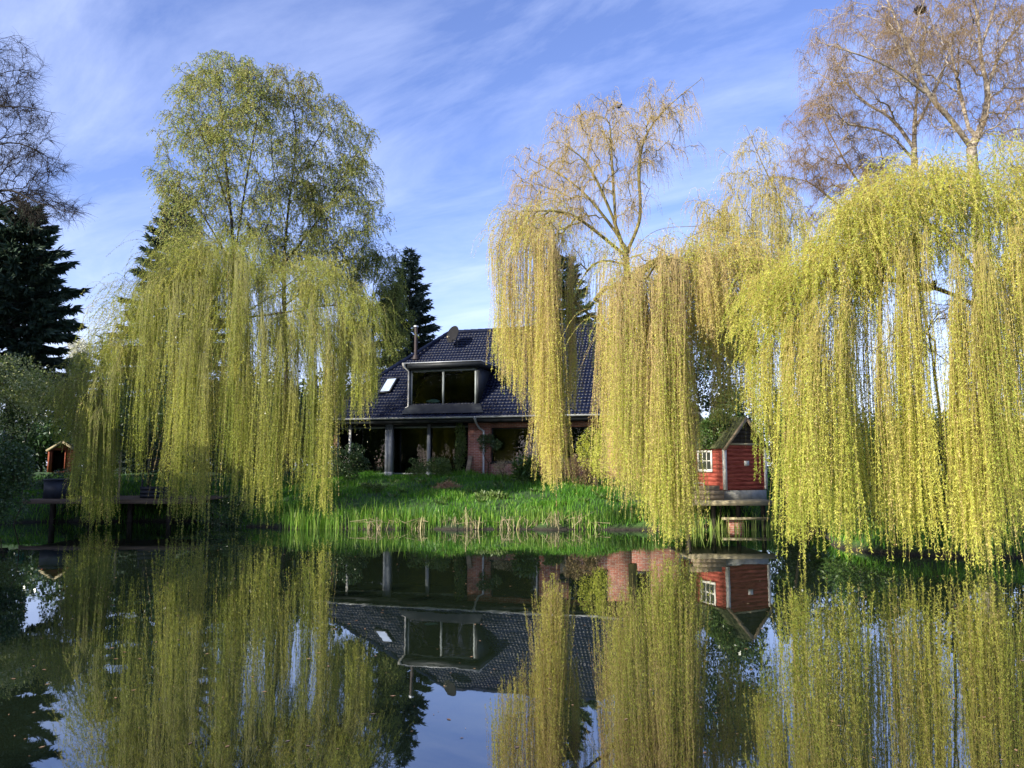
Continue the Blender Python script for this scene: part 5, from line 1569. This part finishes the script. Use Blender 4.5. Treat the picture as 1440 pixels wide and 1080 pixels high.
shrub("background_hedge", "long dark hedge far behind the left willow and the deck", 300, 605, 270, 62, 46, SD, 22000, R_(83), (0.22, 0.15), (0, 0.5), "hedge", depth=1.6, sub=40)
shrub("background_hedge", "long dark hedge far behind the red hut and the right willow", 1270, 618, 260, 42, 44, SD, 20000, R_(84), (0.22, 0.15), (0, 0.5), "hedge", depth=1.6, sub=40)
shrub("garden_shrub", "lush green weed patch on the lawn right of the dead grass heap", 690, 700, 26, 9, 28.0, SG, 1200, R_(87), (0.13, 0.05), (0.3, 1.0))
shrub("garden_shrub", "fresh green weed patch on the lawn left of the dead grass heap", 520, 690, 22, 8, 29.5, SG, 1000, R_(88), (0.12, 0.05), (0.3, 1.0))
shrub("bank_shrub", "dark shrub close behind the right end of the red hut", 1105, 640, 36, 62, 29.5, SD, 6000, R_(89), (0.10, 0.065), (0, 0.6))
# reeds at the waterline
def blades(rng, base, h, w, tint, mb, lean=0.16, curve=0.25):
    n = len(base)
    az = rng.random(n) * 6.283
    d = np.stack([np.cos(az), np.sin(az), np.zeros(n)], -1)
    s = np.stack([-np.sin(az + rng.normal(size=n)), np.cos(az + rng.normal(size=n)), np.zeros(n)], -1) * w[:, None] * 0.5
    l1 = np.abs(rng.normal(size=n)) * lean
    m = base + d * (h * l1 * 0.4)[:, None] + np.array([0, 0, 1.0]) * (h * 0.55)[:, None]
    t = base + d * (h * (l1 + curve * rng.random(n) * l1 * 3))[:, None] + np.array([0, 0, 1.0]) * (h * (1 - 0.3 * l1))[:, None]
    V = np.stack([base - s, base + s, m + s * 0.8, m - s * 0.8, t], 1).reshape(-1, 3)
    b_ = np.arange(n)[:, None] * 5
    mb.quads(V, b_ + np.array([[0, 1, 2, 3]]), tint)
    o = mb.n - len(V)
    mb.T.append(b_ + np.array([[3, 2, 4]]) + o); mb.tt.append(np.asarray(tint, float)); mb.mt.append(np.zeros(n))


rg = R_(90)
n = 5200
xp = 395 + 720 * rg.random(n)
yb = 25.02 + 0.9 * rg.beta(1.3, 2.0, n)
xw = (xp - 720) / FPX * 25.2
dsh = pond_dist(xw, yb)
k = (dsh > -0.45) & (dsh < 0.9)
patch = 0.5 + 0.5 * np.sin(xw * 2.7) * np.sin(xw * 0.9 + 1)
k &= rg.random(n) < 0.15 + 0.6 * patch
xw, yb = xw[k], yb[k]
z = np.maximum(terrain(xw, yb), -0.25)
h = (0.18 + 0.36 * rg.random(len(xw)) ** 1.3) * np.where(xw < -3.0, 1.5, 1.0) + np.where(z < 0, -z, 0)
mb = MB(); blades(rg, np.stack([xw, yb, z - 0.02], -1), h, 0.018 + 0.012 * rg.random(len(xw)), rg.random(len(xw)) * 0.65, mb, 0.12)
tag(mb.build("reed_bed", M['reed']), "belt of fresh green reed blades along the far waterline", "reeds", kind='stuff')
# reeds before the jetty deck
for i, xc in enumerate((975, 984, 1001, 1010, 1022, 1035, 1049, 1062, 1076, 1084, 1103, 1118)):
    c = px(xc, 748, 24.5)
    nn = 16
    b_ = np.stack([rg.normal(size=nn) * 0.06, rg.normal(size=nn) * 0.08, np.full(nn, -0.35)], -1)
    mb = MB(); blades(rg, b_, 0.55 + 0.45 * rg.random(nn), 0.024 + 0.01 * rg.random(nn), 0.35 + 0.5 * rg.random(nn), mb, 0.07)
    o = mb.build("reed_clump", M['reed']); o.location = (c[0], 24.45, 0)
    tag(o, "tuft of fresh green reed standing in the water before the jetty deck", "reeds", "green reed tufts before the jetty")
# dry reed clumps
for i, (xc, nn, hh) in enumerate(((521, 14, .45), (534, 12, .5), (552, 10, .5), (581, 24, .45), (592, 18, .5), (622, 16, .6), (640, 14, .55), (656, 10, .95), (668, 20, .5), (682, 12, .4), (716, 16, .55), (722, 12, .6), (745, 10, .4), (760, 14, .5), (773, 20, .85), (783, 16, .8), (804, 22, .75), (812, 12, .5), (834, 10, .4))):
    c = px(xc, 742, 25.0)
    nn = max(5, int(nn * 0.6)); hh *= 0.78
    b_ = np.stack([rg.normal(size=nn) * 0.14, rg.normal(size=nn) * 0.08, np.full(nn, -0.12)], -1)
    mb = MB(); blades(rg, b_, 0.15 + hh * (0.3 + 0.8 * rg.random(nn)), 0.014 + 0.012 * rg.random(nn), 0.2 + 0.6 * rg.random(nn), mb, 0.32, 0.4)
    # a few broken stalks
    mb.tubes(np.stack([b_[:5], b_[:5] + np.stack([rg.normal(size=5) * 0.05, rg.normal(size=5) * 0.05, 0.12 + hh * (0.5 + 0.4 * rg.random(5))], -1), b_[:5] + np.stack([rg.normal(size=5) * 0.3, rg.normal(size=5) * 0.2, 0.05 + hh * 0.5 * rg.random(5) + 0.1], -1)], 1), np.full((5, 3), 0.008), 4, 0.5)
    o = mb.build("dry_reed_clump", M['dry_reed']); o.location = (c[0], 25.12 + 0.1 * rg.normal(), 0.05)
    tag(o, "clump of broken straw coloured reed stalks at the lawn's waterline", "reeds", "dry reed clumps along the lawn")

# bits of leaf and pollen afloat on the pond
rg = R_(95)
n = 700
fy = 4.5 + 19 * rg.random(n) ** 1.2
fx = (rg.random(n) * 1.36 - 0.68) * fy
k = pond_dist(fx, fy) < -0.2
fx, fy = fx[k], fy[k]
n = len(fx)
sz = 0.006 + 0.016 * rg.random(n) ** 2
a = rg.random(n) * 6.283
V = np.stack([np.stack([fx + np.cos(a + q) * sz * w_, fy + np.sin(a + q) * sz * w_, np.full(n, 0.004)], -1) for q, w_ in ((0, 1.3), (1.57, 0.6), (3.14, 1.3), (4.71, 0.6))], 1)
mb = MB(); mb.quads(V.reshape(-1, 3), np.arange(n * 4).reshape(-1, 4), rg.random(n) * 0.6)
tag(mb.build("floating_leaves", M['straw']), "small bits of leaf floating on the dark pond", "leaf litter", kind='stuff')
# lawn grass
rg = R_(91)
n = 190000
xw = -21 + 37 * rg.random(n); yb = 16.5 + 20 * rg.random(n)
d = pond_dist(xw, yb)
side = (xw > 5.2) | (xw < -9.5)
k = (d > 0.02) & (d < 12) & (rg.random(n) < np.where(side, 0.5, 0.6 + 0.4 * np.sin(xw * 1.7 + np.sin(yb * 2)) * np.sin(yb * 1.9 + xw * 0.4)))
k &= (xw + 0.655 * yb > -1.5) & (xw - 0.655 * yb < 1.5)
xw, yb, d = xw[k], yb[k], d[k]
tall = np.clip(np.sin(xw * 1.1 + 2 * np.sin(yb * 0.7)) * np.sin(yb * 1.5 - xw * 0.3), 0, 1)
h = (0.10 + 0.16 * rg.random(len(xw))) * (0.8 + 0.9 * tall) * (1 + 0.9 * np.exp(-d * 1.2))
mb = MB(); blades(rg, np.stack([xw, yb, terrain(xw, yb) - 0.02], -1), h, 0.016 + 0.014 * rg.random(len(xw)), np.clip(rg.random(len(xw)) * 0.6 + 0.12 * np.sin(xw * 0.8 + yb), 0, 1), mb, 0.55, 0.5)
tag(mb.build("lawn_grass", M['grass']), "rough green lawn grass rising from the water to the house", "grass", kind='stuff')
# docks and weeds scattered through the grass
for i in range(46):
    x_ = -7.5 + 12.5 * rg.random(); y_ = 26 + 7.5 * rg.random()
    nn = 26
    az = rg.random(nn) * 6.283
    b_ = np.stack([np.cos(az) * 0.05, np.sin(az) * 0.05, np.zeros(nn)], -1)
    dd = nrm(np.stack([np.cos(az), np.sin(az), 0.35 + 0.9 * rg.random(nn)], -1))
    mb = MB(); leaf_quads(mb, b_, dd, 0.14 + 0.16 * rg.random(nn), 0.06, 0.2 + 0.6 * rg.random(nn), rng=rg)
    o = mb.build("lawn_weed", M['shrub_green']); o.location = (x_, y_, ground_z(x_, y_)); tag(o, "broad leaved weed rosette growing in the rough lawn", "weed", "weeds in the lawn")

# bird and nests
bp_ = px(870, 150, 26)
bird = empty("blackbird", bp_); tag(bird, "small black bird perched in the bare top of the middle willow", "bird")
mb = MB(); lathe_blob(mb, (0, 0, 0), 0.07, 0.13, 0.075, 2, 0.02, 10); lathe_blob(mb, (0, -0.12, 0.07), 0.045, 0.05, 0.045, 3, 0.0, 8)
mb.tubes(np.array([(0, -0.16, 0.07), (0, -0.21, 0.065)]), np.array([0.014, 0.002]), 5); mb.quads([(-0.02, 0.1, 0.0), (0.02, 0.1, 0.0), (0.035, 0.27, -0.05), (-0.035, 0.27, -0.05)], [(0, 1, 2, 3)])
mb.tubes(np.array([(-.02, 0, -.05), (-.02, 0, -.13)]), np.full(2, .006), 4); mb.tubes(np.array([(.02, 0, -.05), (.02, 0, -.13)]), np.full(2, .006), 4)
o = mb.build("body", M['black_trim'], bird, True); bird.rotation_euler = (0, 0, 1.1); bird.scale = (0.75,) * 3
for (x, y, D, s_, lab) in ((1294, 12, 29.5, 0.22, "dark twig nest high in the right birches"), (1303, 398, 18.6, 0.20, "dark twig nest inside the right willow")):
    c = px(x, y, D); nn = 420
    th = rg.random(nn) * 6.283; ph = -0.2 - rg.random(nn) * 1.3
    p = np.stack([np.cos(th) * np.cos(ph), np.sin(th) * np.cos(ph), np.sin(ph) * 0.8], -1) * s_ * (0.8 + 0.3 * rg.random((nn, 1)))
    dd = nrm(np.cross(p, rg.normal(size=(nn, 3))))
    q = np.stack([p - dd * s_ * 0.5, p + 0.1 * s_ * rg.normal(size=p.shape), p + dd * s_ * 0.5], 1)
    mb = MB(); mb.tubes(q, np.full((nn, 3), 0.007), 3); o = mb.build("bird_nest", M['dark_twig']); o.location = tuple(c); tag(o, lab, "nest")
